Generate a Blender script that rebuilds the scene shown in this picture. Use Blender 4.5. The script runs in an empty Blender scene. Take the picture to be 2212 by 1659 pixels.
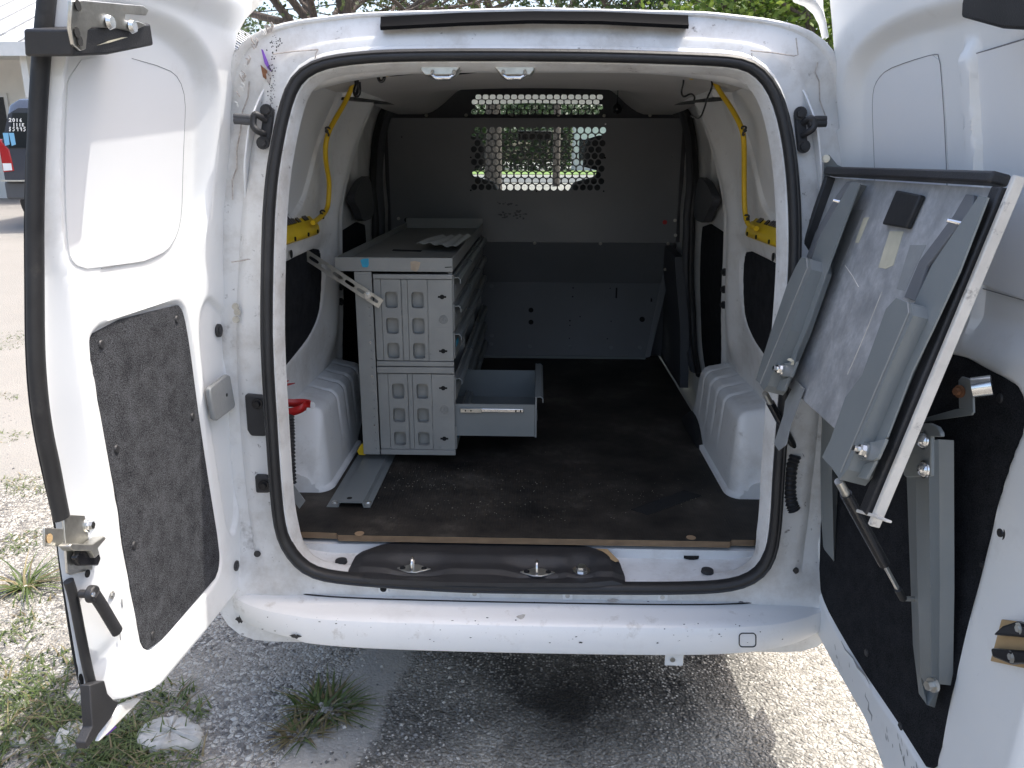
import bpy, math, random
from mathutils import Vector as V, Matrix
random.seed(7)
SC = bpy.context.scene
COL = SC.collection
# ---------------------------------------------------------------- camera
FPX, YAW, PITCH, ROLL = 1690.8, -0.0306, 0.2804, -0.0028      # survey of the photograph (2212 px wide)
CAM = V((0.018, -1.92, 1.529))
_f = V((math.sin(YAW)*math.cos(PITCH), math.cos(YAW)*math.cos(PITCH), -math.sin(PITCH)))
_r = V((math.cos(YAW), -math.sin(YAW), 0)); _d = _f.cross(_r)
CR = math.cos(ROLL)*_r + math.sin(ROLL)*_d
CD = -math.sin(ROLL)*_r + math.cos(ROLL)*_d
CW = _f
cd = bpy.data.cameras.new('camera'); cam = bpy.data.objects.new('camera', cd); COL.objects.link(cam)
cd.sensor_width = 36; cd.lens = 36*FPX/2212; cd.clip_start = 0.02; cd.clip_end = 600
cam.matrix_world = Matrix(((CR.x, -CD.x, -CW.x, CAM.x), (CR.y, -CD.y, -CW.y, CAM.y), (CR.z, -CD.z, -CW.z, CAM.z), (0, 0, 0, 1)))
SC.camera = cam
# ---------------------------------------------------------------- sky, sun, exposure
SUN_EL, SUN_AZ = math.radians(65), math.radians(26)           # azimuth from +X towards +Y
w = bpy.data.worlds.new('World'); SC.world = w; w.use_nodes = True
wn = w.node_tree.nodes; bg = wn['Background']
sky = wn.new('ShaderNodeTexSky'); sky.sky_type = 'NISHITA'; sky.sun_disc = False
sky.sun_elevation = SUN_EL; sky.sun_rotation = math.pi/2 - SUN_AZ
sky.air_density = 1.0; sky.dust_density = 5.0; sky.ozone_density = 0.4
w.node_tree.links.new(sky.outputs[0], bg.inputs[0]); bg.inputs[1].default_value = 0.15
sl = bpy.data.lights.new('sun', 'SUN'); sl.energy = 2.0; sl.angle = math.radians(0.53); sl.color = (1, .965, .9)
so = bpy.data.objects.new('sun', sl); COL.objects.link(so)
sd = V((math.cos(SUN_EL)*math.cos(SUN_AZ), math.cos(SUN_EL)*math.sin(SUN_AZ), math.sin(SUN_EL)))
so.rotation_euler = sd.to_track_quat('Z', 'Y').to_euler()
vs = SC.view_settings; vs.view_transform = 'Standard'; vs.look = 'None'; vs.exposure = 1.5; vs.gamma = 1; vs.use_curve_mapping = False

# ---------------------------------------------------------------- survey: a point of the photograph on a known plane of the place
def ray(u, v): return CW + CR*((u-1106)/FPX) + CD*((v-829.5)/FPX)
def at(u, v, X=None, Y=None, Z=None):
    r = ray(u, v)
    t = (X-CAM.x)/r.x if X is not None else (Y-CAM.y)/r.y if Y is not None else (Z-CAM.z)/r.z
    return CAM + r*t
def onplane(u, v, p, n):
    r = ray(u, v); return CAM + r*((V(p)-CAM).dot(n)/r.dot(n))
# ---------------------------------------------------------------- small maths
def sstep(a, b, x):
    t = max(0., min(1., (x-a)/(b-a))) if b != a else float(x > a)
    return t*t*(3-2*t)
def lerp(a, b, t): return a+(b-a)*t
def interp(tab, x):
    if x <= tab[0][0]: return tab[0][1]
    for (x0, y0), (x1, y1) in zip(tab, tab[1:]):
        if x <= x1: return lerp(y0, y1, (x-x0)/(x1-x0))
    return tab[-1][1]
def sdf(poly, x, y):                      # signed distance to a polygon, negative inside
    d = 1e9; ins = False; n = len(poly); j = n-1
    for i in range(n):
        ax, ay = poly[j]; bx, by = poly[i]
        ex, ey = bx-ax, by-ay; wx, wy = x-ax, y-ay
        t = max(0., min(1., (wx*ex+wy*ey)/(ex*ex+ey*ey+1e-12)))
        dx, dy = wx-ex*t, wy-ey*t; q = dx*dx+dy*dy
        if q < d: d = q
        if (ay > y) != (by > y) and x < ex*(y-ay)/(ey if ey else 1e-12)+ax: ins = not ins
        j = i
    d = math.sqrt(d); return -d if ins else d
def smooth_poly(pts, it=2, closed=True):
    for _ in range(it):
        o = []; n = len(pts)
        for i in range(n if closed else n-1):
            a, b = pts[i], pts[(i+1) % n]
            o += [tuple(p*.75+q*.25 for p, q in zip(a, b)), tuple(p*.25+q*.75 for p, q in zip(a, b))]
        pts = o if closed else [tuple(pts[0])]+o+[tuple(pts[-1])]
    return pts
def rrect(x0, y0, x1, y1, r, n=4):
    o = []
    for cx, cy, a0 in ((x1-r, y1-r, 0), (x0+r, y1-r, 90), (x0+r, y0+r, 180), (x1-r, y0+r, 270)):
        for k in range(n+1):
            a = math.radians(a0+90*k/n); o.append((cx+r*math.cos(a), cy+r*math.sin(a)))
    return o
def circle(r, n=16, cx=0, cy=0): return [(cx+r*math.cos(6.28318*k/n), cy+r*math.sin(6.28318*k/n)) for k in range(n)]
# ---------------------------------------------------------------- mesh builder
class MB:
    def __init__(s): s.v = []; s.f = []; s.mi = []
    def add(s, vs_, fs, mi=0):
        b = len(s.v); s.v += [tuple(p) for p in vs_]; s.f += [tuple(b+i for i in f) for f in fs]; s.mi += [mi]*len(fs); return s
    def box(s, c, size, M=None, mi=0):
        hx, hy, hz = size[0]/2, size[1]/2, size[2]/2
        p = [V((x, y, z)) for x in (-hx, hx) for y in (-hy, hy) for z in (-hz, hz)]
        c = V(c); p = [c+(M @ q if M else q) for q in p]
        return s.add(p, [(0, 1, 3, 2), (4, 6, 7, 5), (0, 4, 5, 1), (2, 3, 7, 6), (0, 2, 6, 4), (1, 5, 7, 3)], mi)
    def prism(s, pts, off, mi=0):          # polygon (3d) extruded by a vector
        n = len(pts); off = V(off); pts = [V(p) for p in pts]
        f = [tuple(range(n)), tuple(range(2*n-1, n-1, -1))]+[(i, i+n, (i+1) % n+n, (i+1) % n) for i in range(n)]
        return s.add(pts+[p+off for p in pts], f, mi)
    def tube(s, pts, r, seg=8, closed=False, rs=None, flat=1.0, up=None, mi=0):
        pts = [V(p) for p in pts]; n = len(pts); vs_ = []; prev = None
        for i, p in enumerate(pts):
            if closed: t = pts[(i+1) % n]-pts[i-1]
            else: t = pts[min(i+1, n-1)]-pts[max(i-1, 0)]
            t.normalize()
            if up is not None: a = V(up)-t*V(up).dot(t)
            elif prev is None: a = t.orthogonal()
            else: a = prev-t*prev.dot(t)
            if a.length < 1e-6: a = t.orthogonal()
            a.normalize(); prev = a; b = t.cross(a); rr = rs[i] if rs else r
            vs_ += [p+a*(rr*flat*math.cos(6.28318*k/seg))+b*(rr*math.sin(6.28318*k/seg)) for k in range(seg)]
        f = []
        for i in range(n if closed else n-1):
            j = (i+1) % n
            f += [(i*seg+k, i*seg+(k+1) % seg, j*seg+(k+1) % seg, j*seg+k) for k in range(seg)]
        if not closed: f += [tuple(range(seg-1, -1, -1)), tuple((n-1)*seg+k for k in range(seg))]
        return s.add(vs_, f, mi)
    def cyl(s, p0, p1, r, r1=None, seg=16, mi=0): return s.tube([p0, p1], r, seg, rs=[r, r if r1 is None else r1], mi=mi)
    def bolt(s, p, n, r=.008, h=.006, hexa=True):
        p = V(p); n = V(n).normalized(); s.cyl(p-n*.001, p+n*h*.35, r*1.35, seg=16); s.cyl(p, p+n*h, r*.85, seg=6 if hexa else 12); return s
    def grid(s, rows, cu=False, cv=False, mi=0):
        m = len(rows[0]); vs_ = [p for r in rows for p in r]; n = len(rows); f = []
        for i in range(n if cv else n-1):
            j = (i+1) % n
            for k in range(m if cu else m-1):
                l = (k+1) % m; f.append((i*m+k, i*m+l, j*m+l, j*m+k))
        return s.add(vs_, f, mi)
    def build(s, name, mats, parent=None, smooth=None, bevel=0, seg=2):
        me = bpy.data.meshes.new(name); me.from_pydata(s.v, [], s.f)
        if not isinstance(mats, (list, tuple)): mats = [mats]
        for m in mats: me.materials.append(m)
        if len(mats) > 1: me.polygons.foreach_set('material_index', s.mi)
        me.validate(); me.update()
        import bmesh
        bm = bmesh.new(); bm.from_mesh(me); bmesh.ops.recalc_face_normals(bm, faces=bm.faces); bm.to_mesh(me); bm.free()
        if smooth is not None:
            me.polygons.foreach_set('use_smooth', [True]*len(me.polygons))
            if smooth < 180: me.set_sharp_from_angle(angle=math.radians(smooth))
        o = bpy.data.objects.new(name, me); COL.objects.link(o)
        if bevel:
            b = o.modifiers.new('bevel', 'BEVEL'); b.width = bevel; b.segments = seg; b.limit_method = 'ANGLE'; b.angle_limit = math.radians(35)
            b.harden_normals = False; me.polygons.foreach_set('use_smooth', [True]*len(me.polygons)); me.set_sharp_from_angle(angle=math.radians(50))
        par(o, parent); return o
def par(o, p):
    if p is None: return o
    o.parent = p
    if p.type == 'EMPTY': o.matrix_parent_inverse = Matrix.Translation(-V(p.location))
    return o
def tag(o, label, cat, group=None, kind=None):
    if label: o['label'] = label
    if cat: o['category'] = cat
    if group: o['group'] = group
    if kind: o['kind'] = kind
    return o
def thing(name, loc, label, cat, group=None):
    o = bpy.data.objects.new(name, None); COL.objects.link(o); o.location = loc; o.empty_display_size = .1
    return tag(o, label, cat, group)
def structure(o): o['kind'] = 'structure'; return o
# ---------------------------------------------------------------- materials
def newmat(name):
    m = bpy.data.materials.new(name); m.use_nodes = True; return m, m.node_tree.nodes, m.node_tree.links, m.node_tree.nodes['Principled BSDF']
def N(nt, typ, **kw):
    n = nt.new(typ)
    for k, v in kw.items():
        if k.startswith('i_'):
            n.inputs[k[2:].replace('_', ' ')].default_value = v
        else: setattr(n, k, v)
    return n
def ramp(nt, pts):
    r = nt.new('ShaderNodeValToRGB'); e = r.color_ramp.elements
    while len(e) < len(pts): e.new(.5)
    for q, (p, c) in zip(e, pts): q.position = p; q.color = (c[0], c[1], c[2], 1) if isinstance(c, (tuple, list)) else (c, c, c, 1)
    return r
def pm(name, col, rough=.5, metal=0, var=0, vs=8, bump=0, bs=150, dirt=None, coat=0, spec=.5, rvar=0):
    """procedural material: colour variation, dirt patches, fine bump"""
    m, nt, L, P = newmat(name)
    P.inputs['Roughness'].default_value = rough; P.inputs['Metallic'].default_value = metal
    P.inputs['Coat Weight'].default_value = coat; P.inputs['Coat Roughness'].default_value = .08
    P.inputs['Specular IOR Level'].default_value = spec
    tc = nt.new('ShaderNodeTexCoord'); out = None
    n1 = N(nt, 'ShaderNodeTexNoise', i_Scale=vs, i_Detail=6, i_Roughness=.6); L.new(tc.outputs['Object'], n1.inputs['Vector'])
    lo = tuple(c*(1-var) for c in col); hi = tuple(min(1, c*(1+var)) for c in col)
    r = ramp(nt, [(.3, lo), (.7, hi)]); L.new(n1.outputs[0], r.inputs[0]); out = r.outputs[0]
    if dirt:
        for (dc, ds, d0, d1, amt) in dirt:
            n2 = N(nt, 'ShaderNodeTexNoise', i_Scale=ds, i_Detail=9, i_Roughness=.7); L.new(tc.outputs['Object'], n2.inputs['Vector'])
            r2 = ramp(nt, [(d0, 0), (d1, amt)]); L.new(n2.outputs[0], r2.inputs[0])
            mx = N(nt, 'ShaderNodeMix', data_type='RGBA'); L.new(r2.outputs[0], mx.inputs[0]); L.new(out, mx.inputs[6]); mx.inputs[7].default_value = (*dc, 1); out = mx.outputs[2]
    L.new(out, P.inputs['Base Color'])
    if rvar:
        r3 = ramp(nt, [(.3, max(0, rough-rvar)), (.7, min(1, rough+rvar))]); L.new(n1.outputs[0], r3.inputs[0]); L.new(r3.outputs[0], P.inputs['Roughness'])
    if bump:
        n3 = N(nt, 'ShaderNodeTexNoise', i_Scale=bs, i_Detail=4); L.new(tc.outputs['Object'], n3.inputs['Vector'])
        b = N(nt, 'ShaderNodeBump', i_Strength=bump, i_Distance=.004); L.new(n3.outputs[0], b.inputs['Height']); L.new(b.outputs[0], P.inputs['Normal'])
    return m
DUST = (.33, .29, .24)
M = {}
M['white'] = pm('white_paint', (.74, .75, .75), .32, var=.02, vs=3, coat=.25, dirt=[(DUST, 6, .56, .82, .32), ((.20, .17, .15), 18, .68, .76, .35), ((.12, .10, .09), 70, .685, .73, .5)])
M['white_dirty'] = pm('white_paint_dirty', (.70, .70, .69), .42, var=.03, vs=4, dirt=[(DUST, 7, .46, .72, .6), ((.10, .08, .06), 9, .62, .74, .6), ((.08, .06, .05), 45, .63, .70, .75)])
M['white_in'] = pm('white_paint_inside', (.74, .74, .73), .42, var=.03, vs=3, dirt=[(DUST, 6, .50, .76, .5), ((.16, .13, .11), 14, .63, .72, .5), ((.10, .09, .08), 60, .66, .71, .6)])
M['bumper'] = pm('white_bumper_paint', (.74, .74, .73), .36, var=.02, vs=4, coat=.15, dirt=[(DUST, 6, .55, .8, .28), ((.03, .03, .03), 90, .695, .71, .85), ((.30, .26, .2), 16, .58, .70, .42)])
M['blank'] = pm('pale_window_blank', (.70, .71, .72), .38, var=.02, vs=2)
M['rubber'] = pm('black_rubber', (.016, .016, .017), .55, var=.25, vs=20, bump=.15, bs=90, dirt=[((.10, .09, .08), 14, .6, .8, .35)])
M['black'] = pm('black_plastic', (.022, .022, .024), .5, var=.2, vs=12, bump=.25, bs=500, dirt=[((.12, .10, .08), 10, .6, .85, .3)])
M['blackgloss'] = pm('black_gloss', (.012, .012, .014), .25)
M['hole'] = pm('dark_hole', (.006, .006, .006), .9)
M['grey'] = pm('grey_powder_coat', (.185, .20, .20), .42, var=.06, vs=6, bump=.08, bs=400, dirt=[((.22, .21, .19), 9, .62, .85, .25)])
M['greyd'] = pm('dark_grey_powder_coat', (.15, .156, .166), .38, var=.08, vs=3, bump=.05, bs=400, dirt=[((.16, .15, .14), 5, .6, .85, .2)], rvar=.08)
M['cab'] = pm('grey_cabinet_steel', (.265, .265, .25), .45, var=.1, vs=9, bump=.06, bs=300, dirt=[((.30, .29, .27), 14, .58, .8, .35), ((.06, .06, .06), 25, .66, .75, .5)])
M['steel'] = pm('zinc_steel', (.55, .54, .5), .32, .9, var=.2, vs=30, bump=.1, bs=200, dirt=[((.35, .25, .15), 30, .62, .8, .4)])
M['bright'] = pm('bright_steel', (.75, .75, .74), .22, 1, var=.1, vs=30)
M['rust'] = pm('rusty_bolt', (.22, .10, .05), .75, .3, var=.4, vs=60)
M['red'] = pm('red_paint', (.42, .012, .012), .35, var=.1, vs=30)
M['yellow'] = pm('yellow_plastic', (.68, .46, .012), .4, var=.08, vs=12, dirt=[((.25, .18, .05), 20, .6, .8, .35)])
M['cable'] = pm('yellow_cable', (.62, .40, .01), .45, var=.06, vs=20)
M['lining'] = pm('grey_headliner', (.56, .545, .525), .85, var=.06, vs=4, bump=.2, bs=600)
M['trimgrey'] = pm('dark_grey_trim', (.065, .067, .074), .6, var=.1, vs=4, bump=.15, bs=500)
M['tan'] = pm('tan_cardboard', (.42, .29, .15), .8, var=.1)
M['cream'] = pm('cream_tape', (.50, .47, .36), .7, var=.08, vs=40)
M['duct'] = pm('grey_duct_tape', (.26, .27, .27), .4, var=.08, vs=30, bump=.1)
M['purple'] = pm('purple_vinyl', (.20, .08, .42), .4, var=.2, vs=60)
M['blue'] = pm('blue_tape', (.03, .32, .50), .6, var=.1, vs=60)
M['tape_tan'] = pm('tan_tape', (.42, .33, .24), .7, var=.15, vs=60)
def carpet(name, c0, c1):
    m, nt, L, P = newmat(name); tc = nt.new('ShaderNodeTexCoord')
    n1 = N(nt, 'ShaderNodeTexNoise', i_Scale=420, i_Detail=3, i_Roughness=.8); L.new(tc.outputs['Object'], n1.inputs['Vector'])
    n2 = N(nt, 'ShaderNodeTexNoise', i_Scale=30, i_Detail=4); L.new(tc.outputs['Object'], n2.inputs['Vector'])
    ad = N(nt, 'ShaderNodeMath', operation='MULTIPLY_ADD'); L.new(n2.outputs[0], ad.inputs[0]); ad.inputs[1].default_value = .25; L.new(n1.outputs[0], ad.inputs[2])
    r = ramp(nt, [(.48, c0), (.82, c1)]); L.new(ad.outputs[0], r.inputs[0]); L.new(r.outputs[0], P.inputs['Base Color'])
    P.inputs['Roughness'].default_value = .95; P.inputs['Specular IOR Level'].default_value = .1
    b = N(nt, 'ShaderNodeBump', i_Strength=.9, i_Distance=.004); L.new(n1.outputs[0], b.inputs['Height']); L.new(b.outputs[0], P.inputs['Normal'])
    return m
M['carpet'] = carpet('charcoal_carpet', (.011, .0115, .014), (.13, .134, .145))
M['carpetb'] = carpet('black_carpet', (.009, .0095, .011), (.042, .044, .05))
# ================================================================ GROUND
def gh(x, y):
    return .115*max(0, min(y, 9.5)-4.2)*sstep(4.2, 6, y) + .004*math.sin(x*5+1)*math.sin(y*4.3)+.003*math.sin(x*13)*math.cos(y*11+x)
def axis(lo, a, b, hi, step):
    t = []; x = a
    while x <= b: t.append(x); x += step
    d = step; x = a
    L_ = []
    while x > lo: d *= 1.22; x -= d; L_.append(max(x, lo))
    t = L_[::-1]+t; d = step; x = t[-1]
    while x < hi: d *= 1.22; x += d; t.append(min(x, hi))
    return t
gx = axis(-160, -3.2, 2.2, 160, .04); gy = axis(-60, -1.4, 3.0, 220, .04)
g = MB().grid([[(x, y, gh(x, y)) for x in gx] for y in gy])
def ground_mat():
    m, nt, L, P = newmat('ground_aggregate')
    tc = nt.new('ShaderNodeTexCoord'); O = tc.outputs['Object']
    def noise(s, d=6, r=.6, vec=O):
        n = N(nt, 'ShaderNodeTexNoise', i_Scale=s, i_Detail=d, i_Roughness=r); L.new(vec, n.inputs['Vector']); return n.outputs[0]
    def math_(op, a, b=None, c=None):
        n = N(nt, 'ShaderNodeMath', operation=op)
        for i, q in enumerate((a, b, c)):
            if q is None: continue
            if isinstance(q, (int, float)): n.inputs[i].default_value = q
            else: L.new(q, n.inputs[i])
        return n.outputs[0]
    def mix(f, a, b):
        n = N(nt, 'ShaderNodeMix', data_type='RGBA')
        for i, q in ((0, f), (6, a), (7, b)):
            if isinstance(q, (int, float)): n.inputs[i].default_value = q
            elif isinstance(q, tuple): n.inputs[i].default_value = (*q, 1)
            else: L.new(q, n.inputs[i])
        return n.outputs[2]
    def rmp(f, *p): r = ramp(nt, list(p)); L.new(f, r.inputs[0]); return r.outputs[0]
    sx = nt.new('ShaderNodeSeparateXYZ'); L.new(O, sx.inputs[0]); X, Y = sx.outputs[0], sx.outputs[1]
    def vor(s, feat='F1'):
        n = N(nt, 'ShaderNodeTexVoronoi', i_Scale=s); n.feature = feat; L.new(O, n.inputs['Vector']); return n
    # three sizes of stone
    v1, v2, v1e = vor(62), vor(120), vor(62, 'DISTANCE_TO_EDGE')
    v3 = vor(260)
    hs = nt.new('ShaderNodeSeparateColor'); L.new(v1.outputs['Color'], hs.inputs[0])
    hs2 = nt.new('ShaderNodeSeparateColor'); L.new(v2.outputs['Color'], hs2.inputs[0])
    stone = rmp(hs.outputs[0], (0, (.10, .095, .09)), (.25, (.20, .19, .175)), (.55, (.36, .34, .30)), (.8, (.46, .44, .39)), (1, (.58, .56, .51)))
    stone2 = rmp(hs2.outputs[0], (0, (.10, .095, .09)), (.35, (.27, .255, .23)), (.7, (.46, .44, .40)), (1, (.60, .58, .53)))
    sel = rmp(hs.outputs[1], (.48, 0), (.52, 1))
    agg = mix(sel, stone, stone2)
    gap = rmp(v1e.outputs[0], (0, 0), (.09, 1))
    gap2 = rmp(v2.outputs['Distance'], (.35, 1), (.62, 0))
    binder = mix(noise(5), (.10, .095, .088), (.25, .23, .20))
    agg = mix(gap, binder, agg); agg = mix(math_('MULTIPLY', gap2, .0), agg, agg)
    # dark binder to the right of the pale band, sandy fines to the left
    A, B = at(890, 1410, Z=0), at(735, 1659, Z=0)
    d = (B-A); d.z = 0; d.normalize(); nx, ny = -d.y, d.x
    if nx < 0: nx, ny = -nx, -ny
    wob = math_('MULTIPLY_ADD', noise(3.2, 8, .68), .26, -.13)
    s = math_('ADD', math_('ADD', math_('MULTIPLY', X, nx), math_('MULTIPLY', Y, ny)), math_('ADD', wob, -(A.x*nx+A.y*ny)))
    near = math_('MULTIPLY', rmp(math_('ADD', math_('MULTIPLY', Y, -.2), .5), (.0, 0), (.15, 1)), 1.)
    right = rmp(math_('MULTIPLY_ADD', s, 2, .5), (.49, 0), (.54, 1))
    asph = mix(rmp(v2.outputs['Distance'], (.25, 0), (.6, 1)), stone2, (.035, .034, .033))
    asph = mix(rmp(hs2.outputs[1], (.45, 0), (.55, .75)), asph, (.04, .039, .037))
    asph = mix(rmp(noise(1.3), (.4, 0), (.62, .75)), asph, mix(.5, agg, (.44, .42, .37)))
    sun_r = rmp(math_('MULTIPLY_ADD', X, .5, .5), (.80, 0), (.9, .8))  # sunlight painted into the asphalt colour: paler on the lit right side
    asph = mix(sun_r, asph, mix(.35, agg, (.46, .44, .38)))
    sand = mix(rmp(noise(2.3, 8), (.45, 0), (.65, .7)), agg, (.38, .35, .30))
    sand = mix(rmp(noise(9, 8), (.5, 0), (.7, .5)), sand, (.30, .28, .25))
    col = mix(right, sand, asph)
    band = math_('MULTIPLY', rmp(math_('MULTIPLY_ADD', s, 2, .5), (.16, 0), (.24, 1)), rmp(math_('MULTIPLY_ADD', s, 2, .5), (.50, 1), (.58, 0)))
    conc = mix(noise(14, 10, .75), (.22, .215, .20), (.40, .385, .355))
    col = mix(math_('MULTIPLY', band, .88), col, conc)
    # oil stain
    st = at(1230, 1530, Z=0)
    dx = math_('SUBTRACT', X, st.x); dy = math_('SUBTRACT', Y, st.y)
    rr = math_('ADD', math_('SQRT', math_('ADD', math_('MULTIPLY', dx, dx), math_('MULTIPLY', dy, dy))), math_('MULTIPLY_ADD', noise(7, 8, .7), .45, -.22))
    col = mix(rmp(rr, (.06, .94), (.27, 0)), col, (.018, .017, .016))
    # farther off: pale concrete apron
    far = rmp(math_('ADD', math_('MULTIPLY', X, -.10), math_('MULTIPLY', Y, .06)), (.33, 0), (.36, 1))
    fc = mix(noise(.8, 8, .7), (.19, .18, .165), (.27, .258, .238)); fc = mix(rmp(noise(18, 6), (.5, 0), (.7, .3)), fc, (.25, .23, .2))
    col = mix(far, col, fc)
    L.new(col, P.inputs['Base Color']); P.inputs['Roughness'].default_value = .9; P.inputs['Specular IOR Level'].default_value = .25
    h = math_('SUBTRACT', math_('MULTIPLY', v1e.outputs[0], 1.4), math_('MULTIPLY', v2.outputs['Distance'], .5))
    h = math_('ADD', h, math_('MULTIPLY', noise(40, 6), .5))
    bs = math_('SUBTRACT', 1.0, math_('MULTIPLY', math_('MAXIMUM', band, far), .7))
    b = N(nt, 'ShaderNodeBump', i_Distance=.012); L.new(bs, b.inputs['Strength']); L.new(h, b.inputs['Height']); L.new(b.outputs[0], P.inputs['Normal'])
    return m
M['ground'] = ground_mat()
structure(g.build('ground', M['ground'], smooth=180))
# ================================================================ VAN: shell
van = thing('cargo_van', (0, 1.6, 0), 'white cargo van with its rear doors wide open and cargo bay showing', 'van')
YR = [(.30, -.14), (.45, -.14), (.8, -.125), (1.1, -.105), (1.4, -.07), (1.6, -.038), (1.75, -.010), (1.87, .010)]
def yr(z): return interp(YR, z)
def onrear(u, v, off=0):
    y = -.1
    for _ in range(4):
        p = at(u, v, Y=y); y = yr(p.z)+(off*lerp(1, .3, sstep(1.62, 1.75, p.z)) if off > 0 else off)
    return at(u, v, Y=y)
seal_px = [(565, 600), (565, 756), (577, 944), (589, 1110), (600, 1166), (632, 1216), (668, 1244), (720, 1256), (838, 1266), (984, 1275), (1080, 1277), (1240, 1279), (1397, 1280),
           (1500, 1279), (1588, 1274), (1648, 1248), (1676, 1205), (1687, 1140), (1694, 1000), (1715, 760), (1728, 600), (1730, 486), (1722, 340), (1698, 220), (1668, 160), (1622, 123), (1560, 116), (1481, 113),
           (1330, 108), (1188, 106), (1000, 105), (824, 107), (740, 115), (690, 124), (650, 143), (624, 172), (608, 214), (590, 290), (572, 400)]
SEAL = [onrear(*p) for p in seal_px]
C0 = (0., 1.1); NA = 180
def resample(poly):                 # distance from the centre at NA even angles
    n = len(poly); out = []
    for k in range(NA):
        a = 6.2831853*k/NA; dx, dz = math.cos(a), math.sin(a); best = 0
        for i in range(n):
            ax, az = poly[i][0]-C0[0], poly[i][1]-C0[1]; bx, bz = poly[(i+1) % n][0]-C0[0], poly[(i+1) % n][1]-C0[1]
            ex, ez = bx-ax, bz-az; den = dx*ez-dz*ex
            if abs(den) < 1e-9: continue
            t = (ax*ez-az*ex)/den; s = (ax*dz-az*dx)/den
            if t > 0 and -1e-6 <= s <= 1+1e-6: best = max(best, t)
        out.append((C0[0]+dx*best, C0[1]+dz*best))
    return out
def sm(l, it=2):
    for _ in range(it):
        l = [tuple((l[i-1][k]+2*l[i][k]+l[(i+1) % len(l)][k])/4 for k in range(2)) for i in range(len(l))]
    return l
OP = sm(resample(smooth_poly([(p.x, p.z) for p in SEAL], 1)), 1)
BH = [(0, 1.860), (.4, 1.850), (.56, 1.832), (.64, 1.808), (.69, 1.765), (.72, 1.70), (.745, 1.6), (.785, 1.4), (.815, 1.2), (.832, 1.0), (.836, .8), (.825, .55), (.80, .36), (.74, .30), (0, .30)]
BODY = sm(resample([(x, z) for x, z in BH]+[(-x, z) for x, z in BH[-2:0:-1]]), 1)
def off(l, d):
    o = []
    for i, p in enumerate(l):
        a, b = l[i-2], l[(i+2) % len(l)]; tx, tz = b[0]-a[0], b[1]-a[1]; q = math.hypot(tx, tz) or 1
        o.append((p[0]+tz/q*d, p[1]-tx/q*d))
    return o
def offz(l, d): return [lerp2(p, q, .35+.65*sstep(.47, .62, p[1])) for p, q in zip(l, off(l, d))]
def lerp2(p, q, t): return (lerp(p[0], q[0], t), lerp(p[1], q[1], t))
def mixl(a, b, t): return [(lerp(p[0], q[0], t), lerp(p[1], q[1], t)) for p, q in zip(a, b)]
def lp(l, dy, low=True): return [(x, yr(z)+(dy*sstep(.40, .60, z)*lerp(1, .3, sstep(1.62, 1.75, z)) if low else dy), z) for x, z in l]
# door frame (jamb) round the opening
fr = MB()
INN = off(OP, -.040)
rows = [lp(off(OP, .085), .11, False), lp(off(OP, .05), .085, False), lp(off(OP, -.01), .068, False), lp(offz(OP, -.034), .060, False), lp(offz(OP, -.041), .050, False), lp(offz(OP, -.036), .022, False), lp(offz(OP, -.030), .004, False), lp(off(OP, -.014), .0), lp(OP, .0), lp(off(OP, .006), .006), lp(off(OP, .010), .022), lp(mixl(OP, BODY, .28), .028), lp(mixl(OP, BODY, .36), .034),
        lp(mixl(OP, BODY, .44), .052), lp(mixl(OP, BODY, .72), .058), lp(mixl(OP, BODY, .80), .064), lp(mixl(OP, BODY, .86), .064), lp(mixl(OP, BODY, .90), .048), lp(mixl(OP, BODY, .955), .044), lp(mixl(OP, BODY, .985), .050), lp(BODY, .066)]
fr.grid(rows, cu=True)
frame = fr.build('door_frame', M['white_dirty'], van, smooth=35)
# body skin with windscreen and cab windows
skin, glass = MB(), MB()
ST = [(None, 1, 0), (.30, 1, .006), (.8, 1.0, .014), (1.4, 1, .024), (2.0, 1, .03), (2.35, .998, .03), (2.65, .99, .02), (2.9, .985, -.02), (3.15, .98, -.17), (3.45, .975, -.42), (3.75, .97, -.70), (3.95, .95, -.80), (4.15, .90, -.88), (4.28, .8, -.98)]
loops = []
for y, sx, dz in ST:
    if y is None: loops.append(lp(BODY, .066)); continue
    q = []
    for x, z in BODY:
        top = sstep(.3, 1.6, z)
        zz = z+dz*sstep(.85, 1.75, z) if dz > -.1 else lerp(z, min(z, 1.868+dz), 1)
        xx = x*sx*(lerp(1, .93, sstep(2.5, 3.4, y)*sstep(1.2, 1.8, z)))
        if dz <= -.1 and z > 1.868+dz-.15: zz = min(zz, 1.868+dz-.25*(abs(x)/.75)**3*.25)
        q.append((xx, y, zz))
    loops.append(q)
for i in range(len(loops)-1):
    A, B = loops[i], loops[i+1]
    for k in range(NA):
        l = (k+1) % NA; quad = [A[k], A[l], B[l], B[k]]
        cx = sum(p[0] for p in quad)/4; cy = sum(p[1] for p in quad)/4; cz = sum(p[2] for p in quad)/4
        ang = abs(k+.5-NA/4)*360/NA
        wind = 2.9 < cy < 3.75 and ang < 62 and cz > 1.0
        side = 2.35 < cy < 3.15 and 1.12 < cz < 1.62 and 32 < ang < 100
        (glass if wind or side else skin).add(quad, [(0, 1, 2, 3)])
skin.add(loops[-1], [tuple(range(NA))])
import bmesh
def weld(o, d=.0004):
    bm = bmesh.new(); bm.from_mesh(o.data); bmesh.ops.remove_doubles(bm, verts=bm.verts, dist=d); bmesh.ops.recalc_face_normals(bm, faces=bm.faces); bm.to_mesh(o.data); bm.free()
    return o
body = weld(skin.build('body', M['white'], van, smooth=40))
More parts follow.
